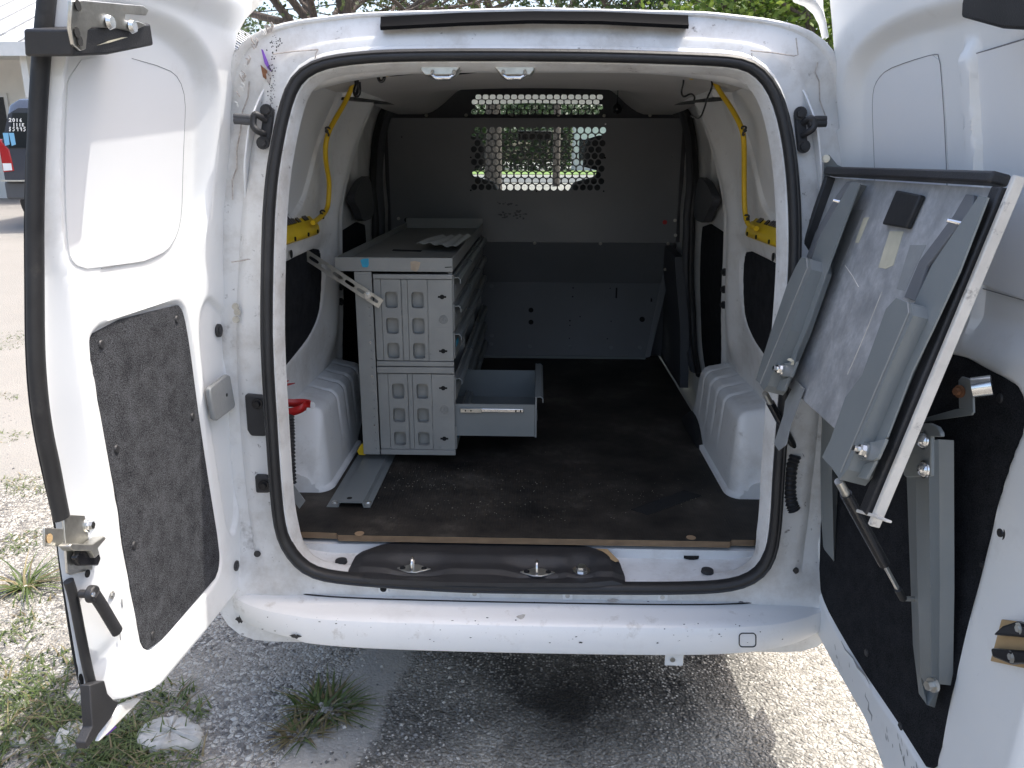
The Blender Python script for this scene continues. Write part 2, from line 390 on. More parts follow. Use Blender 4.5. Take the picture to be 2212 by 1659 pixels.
def glass_mat(name, tint, refl):
    m, nt, L, P = newmat(name); out = nt['Material Output'] if 'Material Output' in nt else None
    tr = nt.new('ShaderNodeBsdfTransparent'); tr.inputs[0].default_value = (*tint, 1); gl = nt.new('ShaderNodeBsdfGlossy'); gl.inputs['Roughness'].default_value = .02
    fr_ = nt.new('ShaderNodeValue'); fr_.outputs[0].default_value = .07; mx = nt.new('ShaderNodeMixShader'); mu = N(nt, 'ShaderNodeMath', operation='MULTIPLY'); mu.inputs[1].default_value = refl
    L.new(fr_.outputs[0], mu.inputs[0]); L.new(mu.outputs[0], mx.inputs[0]); L.new(tr.outputs[0], mx.inputs[1]); L.new(gl.outputs[0], mx.inputs[2]); L.new(mx.outputs[0], out.inputs[0]); return m
M['glass'] = glass_mat('windscreen_glass', (.80, .88, .86), .8)
weld(glass.build('windscreen', M['glass'], van, smooth=60))
# weather seal round the opening
sl_ = off(OP, -.014); pts = [(x, yr(z)-.009, z) for x, z in sl_]
sr = []
for i in range(NA):
    p = V(pts[i]); t = (V(pts[(i+1) % NA])-V(pts[i-1])).normalized(); n = V((0, -1, 0)); b = t.cross(n)
    prof = [(-.0125, .016), (-.0130, .004), (-.012, -.006), (-.007, -.0115), (.0, -.0125), (.0035, -.0095), (.0065, -.0115), (.0115, -.008), (.0135, 0), (.012, .016)]
    sr.append([p+b*a-n*c for a, c in prof])
MB().grid(sr, cv=True).build('weather_seal', M['rubber'], van, smooth=50)
# seam lines and small seams on the frame: sealed joints across the flange
def strip(pxs, Yoff, w_, mat, name, parent, th=.0012):
    p = [onrear(*q, off=Yoff) for q in pxs]
    return MB().tube(p, w_, 6).build(name, mat, parent, smooth=60)
# long black rubber strip on the rear roof edge
a = [(824, 38, 66), (1000, 29, 57), (1150, 26, 52), (1300, 27, 54), (1485, 35, 63)]
rows = []
for u, t, b in a:
    p0, p1 = at(u, t-2, Y=.010), at(u, b, Y=.004)
    rows.append([p0+V((0, .03, -.03)), p0+V((0, .012, -.004)), p0+V((0, -.002, 0)), p0+V((0, -.010, -.002)), lerp(p0, p1, .5)+V((0, -.012, 0)), p1+V((0, -.016, .006)), p1+V((0, -.012, -.001)), p1+V((0, .02, .004))])
o_ = MB().grid(rows); n_ = len(rows[0])
o_.f.append(tuple(range(n_))); o_.f.append(tuple(range(len(o_.v)-1, len(o_.v)-n_-1, -1))); o_.mi += [0, 0]
o_.build('roof_edge_strip', pm('black_strip_rubber', (.006, .006, .007), .8, var=.2, vs=9, spec=.1), van, smooth=40)
# ---------------------------------------------------------------- sill, lower panel
sz = .492
sill = MB()
sx_ = .628
rows = []
for y, z in ((-.128, .470), (-.118, .480), (-.10, .485), (-.02, .488), (.06, .490), (.12, .496)):
    rows.append([(lerp(-sx_, sx_, k/40), y, z+.10*max(0, abs(lerp(-1, 1, k/40))-.86)**1.3*2.2) for k in range(41)])
sill.grid(rows).build('sill', M['white_dirty'], van, smooth=60)
# subfloor under the board
MB().box((0, 1.2, .485), (1.36, 2.4, .06)).build('floor_pan', M['white_in'], van)
# bumper
def bump_prof(x):
    t = abs(x)/.80; back = .13*t**7 + .015*t*t
    n = sstep(-.60, -.57, x)*(1-0)
    zb = .344+.020*t**4
    zb += .010*(1-sstep(-.585, -.555, x))
    P_ = [(-.10, .441), (-.142, .440), (-.150, .4385), (-.170, .432), (-.205, .428), (-.224, .424), (-.232, .418), (-.238, .404), (-.242, .380), (-.245, .352), (-.243, .337), (-.236, .330), (-.20, .326), (-.10, .325)]
    return [(x*(1-.0*t), y+back*lerp(1, .9, (z-.33)/.1), lerp(zb, .445, (z-.325)/.12)) for y, z in P_]
xs = [lerp(-.845, .845, k/110) for k in range(111)]
bp = MB().grid([bump_prof(x) for x in xs])
for x in (-.845, .845):
    q = bump_prof(x); bp.add(q, [tuple(range(len(q)))])
bumper = bp.build('bumper', M['bumper'], van, smooth=24)
MB().tube([(lambda q: (q[0], q[1]-.004, q[2]+.0008))(bump_prof(x)[2]) for x in xs[4:-4]], .0018, 6).build('bumper_seam', M['hole'], bumper)
# clips under the seal
for u, v, kind in ((828, 1272, 0), (1025, 1283, 1), (1226, 1287, 1), (1431, 1290, 1)):
    p = at(u, v, Y=-.140)
    MB().prism([(p.x+x, -.136, p.z+z) for x, z in rrect(-.013, -.012, .013, .012, .004)], (0, -.004, 0)).build('clip_plate', M['white'], bumper, bevel=.001)
    MB().cyl((p.x, -.1395, p.z), (p.x, -.1412, p.z), .0085 if kind == 0 else .006).build('clip_hole', M['hole'] if kind == 0 else M['steel'], bumper)
p = at(1455, 1418, Y=-.20)
MB().prism([(p.x+x, -.21, p.z+z) for x, z in rrect(-.023, -.020, .023, .05, .002)], (0, .004, 0)).build('bracket', M['white'], bumper, bevel=.001)
MB().cyl((p.x-.004, -.2105, p.z-.002), (p.x-.004, -.2125, p.z-.002), .0065).build('bolt', M['steel'], bumper)
# chipped paint patches on the bumper
def chip(u, v, r, on, name, mat, parent, asp=1.0, n=15, nrm=(0, -1, 0)):
    rnd = random.Random(int(u*13+v)); p = on(u, v); nrm = V(nrm).normalized()
    ax = nrm.cross(V((0, 0, 1))).normalized(); bx = ax.cross(nrm)
    pts = [p+ax*(asp*r*math.cos(6.283*k/n)*rnd.uniform(.35, 1.15))+bx*(r*math.sin(6.283*k/n)*rnd.uniform(.35, 1.15))+nrm*.0018 for k in range(n)]
    return MB().add(pts, [tuple(range(n))]).build(name, mat, parent)
def onbump(u, v):
    y = -.2
    for _ in range(5):
        p = at(u, v, Y=y); pr = bump_prof(p.x)
        tab = sorted([(q[2], q[1]) for q in pr[2:11]]); y = interp(tab, p.z)-.0015
    return at(u, v, Y=y)
# tow eye cover outline and hanging bracket
p = at(1615, 1383, Y=-.243); r_ = rrect(-.022, -.018, .022, .018, .009, 5)
pc = [onbump(1615+x*820, 1383-z*820) for x, z in r_]; MB().tube([q+V((0, .0006, 0)) for q in pc], .0014, 6, closed=True).build('tow_cover_seam', M['hole'], bumper)
for u, v, r, asp in ((567, 1287, .010, 1.1), (518, 1337, .013, .9), (640, 1374, .007, 2.5), (1692, 1305, .009, 1.6), (1618, 1337, .006, 1.2)):
    chip(u, v, r, onbump, 'chipped_paint', M['black'], bumper, asp, 15, (0, -.5, .86) if v < 1320 else (0, -1, 0))

# scuffs and road specks on the bumper
rnd = random.Random(77)
M['scuff'] = pm('grey_scuff', (.50, .46, .42), .6, var=.2, vs=90)
for k in range(120):
    u, v = (rnd.gauss(1240, 55), rnd.gauss(1316, 8)) if k < 26 else (rnd.uniform(560, 1700), rnd.uniform(1300, 1388))
    chip(u, v, rnd.uniform(.0035, .009) if k < 26 else rnd.choice([.0006, .0008, .001, .0016]), onbump, 'scuff_mark', M['scuff'] if k < 26 else M['hole'], bumper, rnd.uniform(1, 2.6), 11, (0, -.15, .985) if v < 1326 else (0, -1, 0))
for u, v, r, a in ((1660, 1288, .005, 3.2), (1640, 1298, .003, 5), (1600, 1301, .002, 6), (1255, 1387, .003, 2), (1690, 1380, .002, 1), (1715, 1292, .004, 2)):
    chip(u, v, r, onbump, 'chipped_paint', M['hole'], bumper, a, 15, (0, -.5, .86) if v < 1320 else (0, -1, 0))
# ================================================================ REAR DOORS
import numpy as np
M['joint'] = pm('dark_joint', (.16, .16, .17), .7)
XH = [(.2, .735), (.5, .735), (1.0, .742), (1.35, .74), (1.55, .722), (1.75, .69), (1.95, .645)]
XF = [(.2, .785), (.5, .80), (.86, .815), (1.0, .815), (1.24, .80), (1.45, .78), (1.6, .755), (1.76, .72), (1.95, .67)]
def spl(tab, z): return sum(interp(tab, z+d) for d in (-.09, -.06, -.03, 0, .03, .06, .09))/7
_zs = [.2+.01*k for k in range(180)]; _xh = [spl(XH, z) for z in _zs]; _xf = [spl(XF, z) for z in _zs]
def doorx(y, z):
    i = max(0, min(178, (z-.2)/.01)); k = int(i); f = i-k
    s = max(0, min(1.15, (.03-y)/.73))
    return lerp(lerp(_xh[k], _xh[k+1], f), lerp(_xf[k], _xf[k+1], f), s)
class Door:
    def __init__(s, sgn): s.s = sgn                 # -1 left, +1 right; h = height towards the van's middle line
    def pt(s, y, z, h=0): return V((s.s*(doorx(y, z)-h), y, z))
    def on(s, u, v, h=0):
        x = .78
        for _ in range(6):
            p = at(u, v, X=s.s*x); x = doorx(p.y, p.z)-h
        return p
    def yz(s, px, h=0): return [(lambda p: (p.y, p.z))(s.on(u, v, h)) for u, v in px]
def sdfn(poly, X, Y):
    d = np.full(X.shape, 1e9); ins = np.zeros(X.shape, bool); n = len(poly)
    for i in range(n):
        ax, ay = poly[i-1]; bx, by = poly[i]; ex, ey = bx-ax, by-ay
        t = np.clip(((X-ax)*ex+(Y-ay)*ey)/(ex*ex+ey*ey+1e-12), 0, 1)
        d = np.minimum(d, (X-ax-ex*t)**2+(Y-ay-ey*t)**2)
        c = ((ay > Y) != (by > Y)); ins ^= c & (X < ex*(Y-ay)/(ey if ey else 1e-12)+ax)
    d = np.sqrt(d); return np.where(ins, -d, d)
def ssn(a, b, x): t = np.clip((x-a)/(b-a), 0, 1); return t*t*(3-2*t)
def span(poly, z):
    xs = []
    for i in range(len(poly)):
        (ax, az), (bx, bz) = poly[i-1], poly[i]
        if (az > z) != (bz > z): xs.append(ax+(bx-ax)*(z-az)/(bz-az))
    return (min(xs), max(xs)) if xs else None
def field(poly, nr, nc, hf, ptf, z0=None, z1=None):
    """grid over a polygon (row by row), displaced by the height function; returns rows of points and their outline"""
    zs = [p[1] for p in poly]; z0 = min(zs)+1e-4; z1 = max(zs)-1e-4
    Yg = np.zeros((nr, nc)); Zg = np.zeros((nr, nc))
    for i in range(nr):
        z = lerp(z0, z1, i/(nr-1)); a, b = span(poly, z)
        Yg[i] = np.linspace(a, b, nc); Zg[i] = z
    H = hf(Yg, Zg) if hf else np.zeros_like(Yg)
    return [[ptf(Yg[i, j], Zg[i, j], H[i, j]) for j in range(nc)] for i in range(nr)]
def slab(rows, backf):                            # closed slab: front grid, matching rim pushed back
    m = MB(); m.grid(rows); nr, nc = len(rows), len(rows[0])
    rim = [rows[0][j] for j in range(nc)]+[rows[i][-1] for i in range(1, nr)]+[rows[-1][j] for j in range(nc-2, -1, -1)]+[rows[i][0] for i in range(nr-2, 0, -1)]
    bk = [backf(V(p)) for p in rim]; m.grid([rim, bk], cu=True)
    si = sorted(set(list(range(0, nr, max(1, nr//60)))+[nr-1])); sj = sorted(set(list(range(0, nc, max(1, nc//30)))+[nc-1]))
    m.grid([[backf(V(rows[i][j])) for j in sj] for i in si]); return m
def patch(door, poly, h, th, nr=40, nc=20):
    rows = field(poly, nr, nc, lambda a, b: np.full(a.shape, h), door.pt)
    return slab(rows, lambda p: p+V((door.s*th, 0, 0)))
# ---------------------------------------------------------------- LEFT DOOR
LD = Door(-1)
ob = LD.yz([(502, 300), (499.5, 432), (501, 606), (517, 810), (526, 863), (537, 944), (549, 1092), (547, 1170), (540, 1210), (515, 1276), (434, 1372), (422, 1399), (390, 1443), (357, 1475), (319, 1496), (258, 1517), (236, 1521)])
ob = [p for p in ob]+LD.yz([(206, 1512), (180, 1488), (164, 1431), (141, 1285), (129, 1203), (122, 1132), (97, 1025), (78, 944), (64, 863), (58, 756), (56, 600), (57, 450), (66, 268), (81, 107), (88, 0)], -.042)
# inner foot of the rubber seal and top of the slope beside it, as y over z
def ytab(px, h): return sorted((p.z, p.y) for p in [LD.on(u, v, h) for u, v in px])
SEALIN = ytab([(125, 0), (115, 107), (104, 268), (97, 450), (95, 600), (95, 756), (103, 850), (115, 944), (135, 1050), (147, 1120), (168, 1285), (188, 1420), (205, 1500)], -.030)
SLOPE = ytab([(152, 0), (144, 107), (141, 268), (142, 450), (151, 600), (164, 756), (185, 900), (208, 1025), (236, 1188), (255, 1330), (270, 1450), (285, 1510)], 0)
outL = ob+[(ob[-1][0]+.01, 1.84), (ob[-1][0]+.06, 1.90), (-.10, 1.93), (.0, 1.93), (.03, 1.90), (.03, 1.60)]
recIn = smooth_poly(LD.yz([(330, 78), (376, 113), (411, 156), (419, 215), (417, 320), (416, 432), (405, 500), (384, 545), (349, 577), (295, 597), (230, 612), (188, 622), (165, 618), (150, 590), (141, 500), (137, 300), (150, 120), (165, 60), (250, 55)], -.032), 2)
recOut = smooth_poly(LD.yz([(322, 10), (400, 43), (443, 89), (473, 145), (480, 215), (470, 330), (458, 440), (446, 507), (428, 560), (400, 625), (376, 652), (300, 675), (236, 690), (200, 680), (172, 655), (148, 612), (132, 540), (126, 300), (140, 120), (150, 20), (230, -10)]), 2)
pocket = smooth_poly(LD.yz([(196, 740), (200, 724), (222, 704), (374, 656), (390, 658), (401, 676), (415, 756), (427, 850), (440, 944), (454, 1038), (478, 1188), (477, 1228), (465, 1258), (440, 1285), (340, 1398), (327, 1405), (312, 1398), (304, 1375), (293, 1305), (272, 1188), (258, 1078), (231, 944), (209, 823), (199, 772)]), 1)
hinge_boss = smooth_poly(LD.yz([(428, 690), (452, 640), (470, 655), (492, 680), (496, 760), (490, 790), (500, 900), (520, 1100), (500, 1180), (470, 1000), (445, 850)]), 2)
yfL = lambda z: span(outL, min(1.92, max(.3, z)))[0]
def hL(Yg, Zg):
    yf = Yg[:, :1]; yh = Yg[:, -1:]
    za = Zg[:, 0]; ys = np.array([spl(SEALIN, z) for z in za])[:, None]; yb = np.array([spl(SLOPE, z) for z in za])[:, None]
    ys = np.minimum(ys, yb-.022); tt = np.clip((Yg-ys)/(yb-ys), 0, 1)
    h = -.030*(1-(tt*.75+.25*tt*tt*(3-2*tt))) - .012*(1-ssn(.0, .01, Yg-yf))
    h -= .018*(1-ssn(.003, .016, yh-Yg))
    dO = -sdfn(recOut, Yg, Zg); dI = sdfn(recIn, Yg, Zg)
    t = np.where(dO > 0, np.where(dI > 0, dO/(dO+dI+1e-9), 1), 0); t = t*t*(3-2*t)
    h = h*(1-t)+np.minimum(h, -.032)*t
    # pocket for the carpet
    dP = sdfn(pocket, Yg, Zg); h -= .010*(1-ssn(-.002, .008, dP))
    # shallow relief on the hinge side
    dB = sdfn(hinge_boss, Yg, Zg); h -= .010*(1-ssn(-.006, .006, dB))
    # rolled lower edge
    band = np.exp(-((Zg-(.60+.62*(Yg+.62)))/.018)**2)*(Zg < .85); h -= .006*band*(1-ssn(-.1, .0, -dP))
    h += .0015*np.sin(Zg*9+Yg*5)+.03*ssn(1.80, 1.86, Zg)
    h -= .020*(1-ssn(.0, .018, Zg-Zg.min()))
    return h
doorL = slab(field(outL, 250, 130, hL, LD.pt), lambda p: V((-(doorx(p.y, p.z)+.054), p.y+.075*max(0, min(1, (.03-p.y)/.70))**8, p.z))).build('left_door', M['white'], van, smooth=45)
doorL.name = 'rear_door'; doorL['label'] = 'narrower rear door with charcoal carpet panel and black lever'
# outer skin of the door, thicker and lipped past the inner pressing
sk = [(y*1.0, z) for y, z in outL]
def skin_rows(door, poly, o1, o2, grow=.012, inset=0):
    zs = [p[1] for p in poly]; z0, z1 = min(zs)+.004, max(zs); R_ = []
    for i in range(60):
        z = lerp(z0, z1, i/59); q = span(poly, min(max(z, min(zs)+.002), max(zs)-.002)); R_.append([door.pt(lerp(q[0]-grow+inset, q[1]+grow*.3, j/24), z, -o1) for j in range(25)])
    return R_
slab(skin_rows(LD, outL, .055, .1, 0, .085), lambda p: p+V((-.012, .0, 0))).build('outer_skin', M['white'], doorL, smooth=40)
# window blank
blankL = smooth_poly(LD.yz([(150, 130), (256, 118), (362, 148), (388, 170), (401, 215), (399, 277), (395, 376), (393, 459), (384, 507), (362, 542), (322, 563), (268, 571), (201, 583), (172, 577), (154, 563), (146, 520), (143, 300)], -.030), 1)
patch(LD, blankL, -.0300, .003, 40, 20).build('window_blank', M['blank'], doorL, smooth=40)
MB().tube([LD.pt(y, z, -.0300) for y, z in blankL[2:-10]], .0006, 5).build('blank_joint', M['joint'], doorL)
# carpet
carpetL = [(y, z) for y, z in pocket]
patch(LD, carpetL, -.004, .006, 70, 30).build('carpet_panel', M['carpet'], doorL, smooth=40)
for u, v in ((219, 744), (382, 690), (252, 970), (416, 900), (440, 1055), (290, 1178), (330, 1372)):
    p = LD.on(u, v, -.004); MB().cyl(p, p+V((.0025, 0, 0)), .009, .007, 16).build('carpet_button', M['black'], doorL, smooth=40)
# rubber seal on the free edge, in three lengths as in the photo
def edge_tube(door, px, r, name, mat, parent, h=0, flat=1.6):
    p = [door.on(u, v, h) for u, v in px]; q = [tuple(a) for a in p]; q = smooth_poly(q, 2, False)
    return MB().tube(q, r, 12, flat=flat, up=(0, 1, .15)).build(name, mat, parent, smooth=60)
edge_tube(LD, [(106, -60), (101, 0), (90, 107), (80, 268), (75, 450), (76, 600), (77, 756), (85, 863), (97, 944), (112, 1010), (125, 1080), (133, 1118)], .0118, 'edge_seal', M['rubber'], doorL, -.024)
edge_tube(LD, [(148, 1255), (158, 1285), (172, 1360), (188, 1440), (198, 1480)], .0085, 'edge_seal', M['rubber'], doorL, -.024, 1.2)
# strip: dark gap beside the seal
edge_tube(LD, [(98, -60), (92, 0), (82, 107), (68, 268), (60, 450), (61, 600), (62, 756), (69, 863), (83, 950), (100, 1030), (124, 1130), (132, 1200), (144, 1285), (166, 1431), (184, 1500)], .006, 'edge_trim', M['hole'], doorL, -.046, 1.0)
# torn rubber corner at the foot of the door
c = [(194, 1480), (226, 1470), (233, 1498), (246, 1512), (258, 1516), (240, 1552), (188, 1618), (184, 1604), (200, 1570)]
MB().prism([LD.on(u, v, .0) for u, v in c], (-.02, 0, 0)).build('corner_trim', M['black'], doorL, bevel=.002)
c = [(262, 1522), (298, 1508), (306, 1510), (240, 1578), (214, 1602), (236, 1560)]
MB().prism([LD.on(u, v, -.012) for u, v in c], (-.01, 0, 0)).build('skin_corner', M['white_dirty'], doorL, bevel=.002)
c = [(232, 1580), (248, 1566), (252, 1571), (232, 1588)]
MB().prism([LD.on(u, v, -.02) for u, v in c], (-.004, 0, 0)).build('vinyl_scrap', M['purple'], doorL)
# plugs
def plug(door, u, v, r, parent, h=0, name='grommet'):
    p = door.on(u, v, h); n = V((-door.s, 0, 0))
    o = MB().cyl(p-n*.004, p+n*.002, r, r*.96, 20); o.cyl(p, p+n*.0045, r*.62, r*.55, 20); return o.build(name, M['black'], parent, smooth=40)
plug(LD, 474, 714, .0165, doorL, -.006); plug(LD, 511, 1222, .014, doorL, 0)
# grey pad
pad = [(455, 838), (492, 809), (498, 812), (509, 874), (507, 881), (470, 909), (464, 905), (454, 846)]
base = [LD.on(u, v, .022) for u, v in pad]
MB().prism(base, (-.012, 0, 0)).build('stop_pad', M['duct'], doorL, bevel=.003)
q = [LD.on(u, v, -.01) for u, v in ((464, 852), (494, 832), (503, 872), (474, 894))]
MB().prism(q, (.022, 0, 0)).build('pad_mount', M['white'], doorL, bevel=.004)
p = LD.on(490, 853, .022); MB().cyl(p-V((.002, 0, 0)), p+V((.0006, 0, 0)), .0045).build('pad_screw', M['hole'], doorL)
# lower latch: plate, striker tongue, hook
lt = [(133, 1118), (145, 1112), (187, 1114), (222, 1136), (226, 1162), (226, 1208), (206, 1228), (150, 1242), (141, 1238)]
LH = MB().prism([LD.on(u, v, -.020) for u, v in lt], (.004, 0, 0)); latch = LH.build('latch_plate', M['steel'], doorL, bevel=.001)
p = LD.on(193, 1134, -.016); MB().cyl(p, p+V((.008, 0, 0)), .010, .008, 6).cyl(p-V((.001, 0, 0)), p+V((.002, 0, 0)), .0135, seg=18).build('latch_bolt', M['bright'], doorL, smooth=30)
MB().cyl(p+V((.0078, 0, 0)), p+V((.0086, 0, 0)), .0055, seg=10).build('bolt_socket', M['hole'], doorL)
hk = [(150, 1180), (156, 1174), (200, 1176), (226, 1158), (230, 1164), (212, 1184), (216, 1196), (206, 1206), (198, 1190), (160, 1190)]
MB().prism([LD.on(u, v, .010) for u, v in hk], (-.022, 0, 0)).build('latch_hook', M['steel'], doorL, bevel=.002)
MB().prism([LD.on(u, v, -.012) for u, v in [(158, 1190), (200, 1188), (206, 1206), (200, 1222), (160, 1222), (150, 1205)]], (.012, 0, 0)).build('latch_body', M['blackgloss'], doorL, bevel=.003)
tg = [(91, 1140), (132, 1142), (134, 1180), (92, 1180)]
MB().prism([LD.on(u, v, -.02) for u, v in tg], (.004, 0, 0)).build('striker_tongue', M['steel'], doorL, bevel=.001)
p = LD.on(107, 1163, -.0155); MB().cyl(p, p+V((.0006, 0, 0)), .0085, seg=18).build('tongue_hole', M['tan'], doorL)
p = LD.on(188, 1239, -.012); MB().cyl(p, p+V((.002, 0, 0)), .0075).build('screw_hole', M['hole'], doorL)
p = LD.on(243, 1285, -.002); MB().bolt(p, (1, 0, 0), .006, .003).build('screw', M['steel'], doorL)
# lever
lv = [(200, 1268), (218, 1280), (250, 1330), (258, 1352), (256, 1360)]
a = [LD.on(u, v, .014) for u, v in [(203, 1283), (218, 1305), (234, 1332), (253, 1364)]]
MB().tube(smooth_poly([tuple(q_) for q_ in a], 1, False), .0125, 12, rs=None, flat=.75, up=(1, 0, 0)).build('lever', M['black'], doorL, smooth=50)
p = LD.on(203, 1283, .016)-V((.010, 0, 0)); MB().cyl(p, p+V((.014, 0, 0)), .0165, .0155, 24).cyl(p-V((.018, 0, 0)), p, .008, seg=12).build('lever_hub', M['black'], doorL, smooth=40, bevel=.003)
p2 = LD.on(201, 1284, .0225); MB().cyl(p2, p2+V((.0016, 0, 0)), .0048).build('lever_screw', M['bright'], doorL)
# top latch: black housing and zinc bracket
hb = [(155, 108), (160, 60), (170, 52), (326, 58), (333, 98), (300, 108), (230, 118), (168, 120)]
MB().prism([LD.on(u, v, .055) for u, v in [(156, 62), (326, 50), (333, 98), (235, 118), (158, 122)]], (-.075, 0, 0)).build('latch_housing', M['black'], doorL, bevel=.004)
zb = [(155, 2), (180, 0), (310, 12), (322, 22), (316, 34), (272, 30), (270, 44), (300, 46), (318, 54), (300, 62), (284, 68), (260, 62), (200, 58), (190, 66), (186, 106), (176, 110), (160, 96), (152, 60)]
MB().prism([LD.on(u, v, .060) for u, v in zb], (-.006, 0, 0)).build('latch_bracket', M['steel'], doorL, bevel=.0012)
for u, v in ((236, 48), (284, 57)):
    p = LD.on(u, v, .061); MB().cyl(p, p+V((.006, 0, 0)), .0115, .009, 20).build('rivet', M['bright'], doorL, smooth=40)
for u, v in ((168, 12), (166, 70), (172, 88)):
    p = LD.on(u, v, .061); MB().cyl(p, p+V((.001, 0, 0)), .008, seg=10).build('bracket_hole', M['hole'], doorL)
p = [LD.on(u, v, .056) for u, v in ((210, 98), (235, 88), (262, 81), (276, 80), (262, 84), (236, 92))]
MB().prism(p, (.0008, 0, 0)).build('paint_mark', M['cream'], doorL)
# top corner of the outer skin seen past the hinge edge
def flare(door, px, Y0, parent):
    top = [at(u, v, Y=Y0) for u, v in px]; k = len(top)//2
    a_, b_ = top[:k], top[k:][::-1]; m_ = MB(); m_.grid([[lerp(p, q, t)+V((0, -.03*math.sin(3.14*t), 0)) for t in [i/8 for i in range(9)]] for p, q in zip(a_, b_)])
    return m_.build('skin_lip', M['white_dirty'], parent, smooth=60)
flare(LD, [(600, -20), (572, 0), (553, 18), (530, 42), (514, 72), (506, 110), (498, 110), (500, 72), (504, 42), (508, 18), (510, 0), (510, -20)], .05, doorL)
# scratches
for u, v, l in ((262, 1295, .02), (258, 1370, .016)):
    p = LD.on(u, v, .002); MB().prism([p, p+V((0, .003, 0)), p+V((0, .002, -l)), p+V((0, -.001, -l*.8))], (.0006, 0, 0)).build('scratch', M['duct'], doorL)

# ---------------------------------------------------------------- RIGHT DOOR
RD = Door(1)
ob = RD.yz([(1788, 300), (1786, 420), (1778, 600), (1752, 800), (1730, 950), (1718, 1078), (1716, 1216), (1722, 1282), (1762, 1364), (1790, 1415), (1827, 1478), (1864, 1543), (1904, 1654)])
fe = min(-.86, ob[-1][0]-.1)
e = ob[-1]; dn = (e[0]-ob[-2][0], e[1]-ob[-2][1])
outR = ob+[(e[0]+dn[0]*.9, e[1]+dn[1]*.9), (e[0]+dn[0]*1.4-.06, e[1]+dn[1]*1.15), (-.84, e[1]+dn[1]*1.2), (-.895, e[1]+dn[1]*.8), (-.895, 1.80), (-.84, 1.90), (-.10, 1.93), (.0, 1.93), (.03, 1.90), (.03, 1.60)]
recInR = smooth_poly(RD.yz([(2180, 30), (2072, 52), (1939, 90), (1889, 134), (1871, 177), (1869, 260), (1870, 339), (1862, 480), (1880, 600), (1930, 640), (2060, 660), (2200, 690)], -.032)+[(-.80, 1.28), (-.80, 1.70)], 2)
recOutR = smooth_poly(RD.yz([(2200, -30), (2022, 8), (1949, 28), (1884, 66), (1837, 116), (1814, 178), (1801, 260), (1798, 330), (1806, 480), (1820, 620), (1860, 690), (1930, 720), (2060, 752), (2200, 800)])+[(-.845, 1.22), (-.845, 1.78)], 2)
pocketR = smooth_poly(RD.yz([(1775, 800), (1800, 740), (1850, 730), (2054, 759), (2177, 822), (2200, 846), (2209, 876), (2207, 920), (2177, 990), (2145, 1093), (2117, 1216), (2063, 1443), (2022, 1650), (2010, 1662), (1992, 1654), (1941, 1566), (1875, 1472), (1819, 1381), (1776, 1302), (1765, 1259), (1768, 1188), (1772, 1000)]), 1)
ribY = [RD.on(2060, 125, .0).y, RD.on(2085, 385).y]
def hR(Yg, Zg):
    yf = Yg[:, :1]; yh = Yg[:, -1:]
    h = -.050*(1-ssn(.022, .078, Yg-yf)) - .0*Yg - .018*(1-ssn(.003, .016, yh-Yg))
    dO = -sdfn(recOutR, Yg, Zg); dI = sdfn(recInR, Yg, Zg)
    t = np.where(dO > 0, np.where(dI > 0, dO/(dO+dI+1e-9), 1), 0); t = t*t*(3-2*t)
    h = h*(1-t)+np.minimum(h, -.032)*t
    ry = ribY[0]+(ribY[1]-ribY[0])*(1.72-Zg)/(1.72-1.5)*.6
    rib = (1-ssn(.014, .022, np.abs(Yg-ry)))*ssn(.0, .05, 1.735-Zg)*t
    h += .020*rib
    h -= .010*(1-ssn(-.002, .008, sdfn(pocketR, Yg, Zg)))
    h += .0015*np.sin(Zg*8+Yg*6+1)
    h -= .02*(1-ssn(.0, .018, Zg-Zg.min()))
    return h
doorR = slab(field(outR, 250, 150, hR, RD.pt), lambda p: V(((doorx(p.y, p.z)+.0545), p.y, p.z))).build('rear_door', M['white'], van, smooth=45)
doorR['label'] = 'wider rear door with black carpet panel carrying the fold-up table'
slab(skin_rows(RD, outR, .055, .1), lambda p: p+V((.012, 0, 0))).build('outer_skin', M['white'], doorR, smooth=40)
blankR = smooth_poly(RD.yz([(2029, 118), (2017, 117), (1962, 133), (1915, 151), (1895, 172), (1886, 195), (1884, 234), (1886, 286), (1889, 370), (1892, 480), (1905, 560), (1940, 590), (2050, 600), (2045, 400), (2036, 200)], -.030), 1)
patch(RD, blankR, -.0300, .003, 36, 14).build('window_blank', M['blank'], doorR, smooth=40)
MB().tube([RD.pt(y, z, -.0300) for y, z in blankR], .0007, 5, closed=True).build('blank_joint', M['joint'], doorR)
b2 = RD.yz([(2078, 124), (2096, 385), (2110, 620), (2250, 660), (2300, 300), (2290, 60), (2200, 88), (2140, 106)], -.026)
patch(RD, b2, -.0265, .006, 36, 14).build('window_blank', M['blank'], doorR, smooth=40)
MB().tube([RD.pt(y, z, -.0270) for y, z in b2], .0013, 5, closed=True).build('blank_joint', M['joint'], doorR)
patch(RD, pocketR, -.004, .006, 70, 30).build('carpet_panel', M['carpetb'], doorR, smooth=40)
for u, v in ((1775, 1318), (1872, 1410), (1945, 1570), (2160, 860)):
    p = RD.on(u, v, -.004); MB().cyl(p, p-V((.0025, 0, 0)), .009, .007, 16).build('carpet_button', M['black'], doorR, smooth=40)
plug(RD, 1736, 1254, .016, doorR); plug(RD, 2164, 1151, .013, doorR, -.004); plug(RD, 2085, 1455, .013, doorR, -.004); plug(RD, 2124, 1220, .008, doorR, -.006)
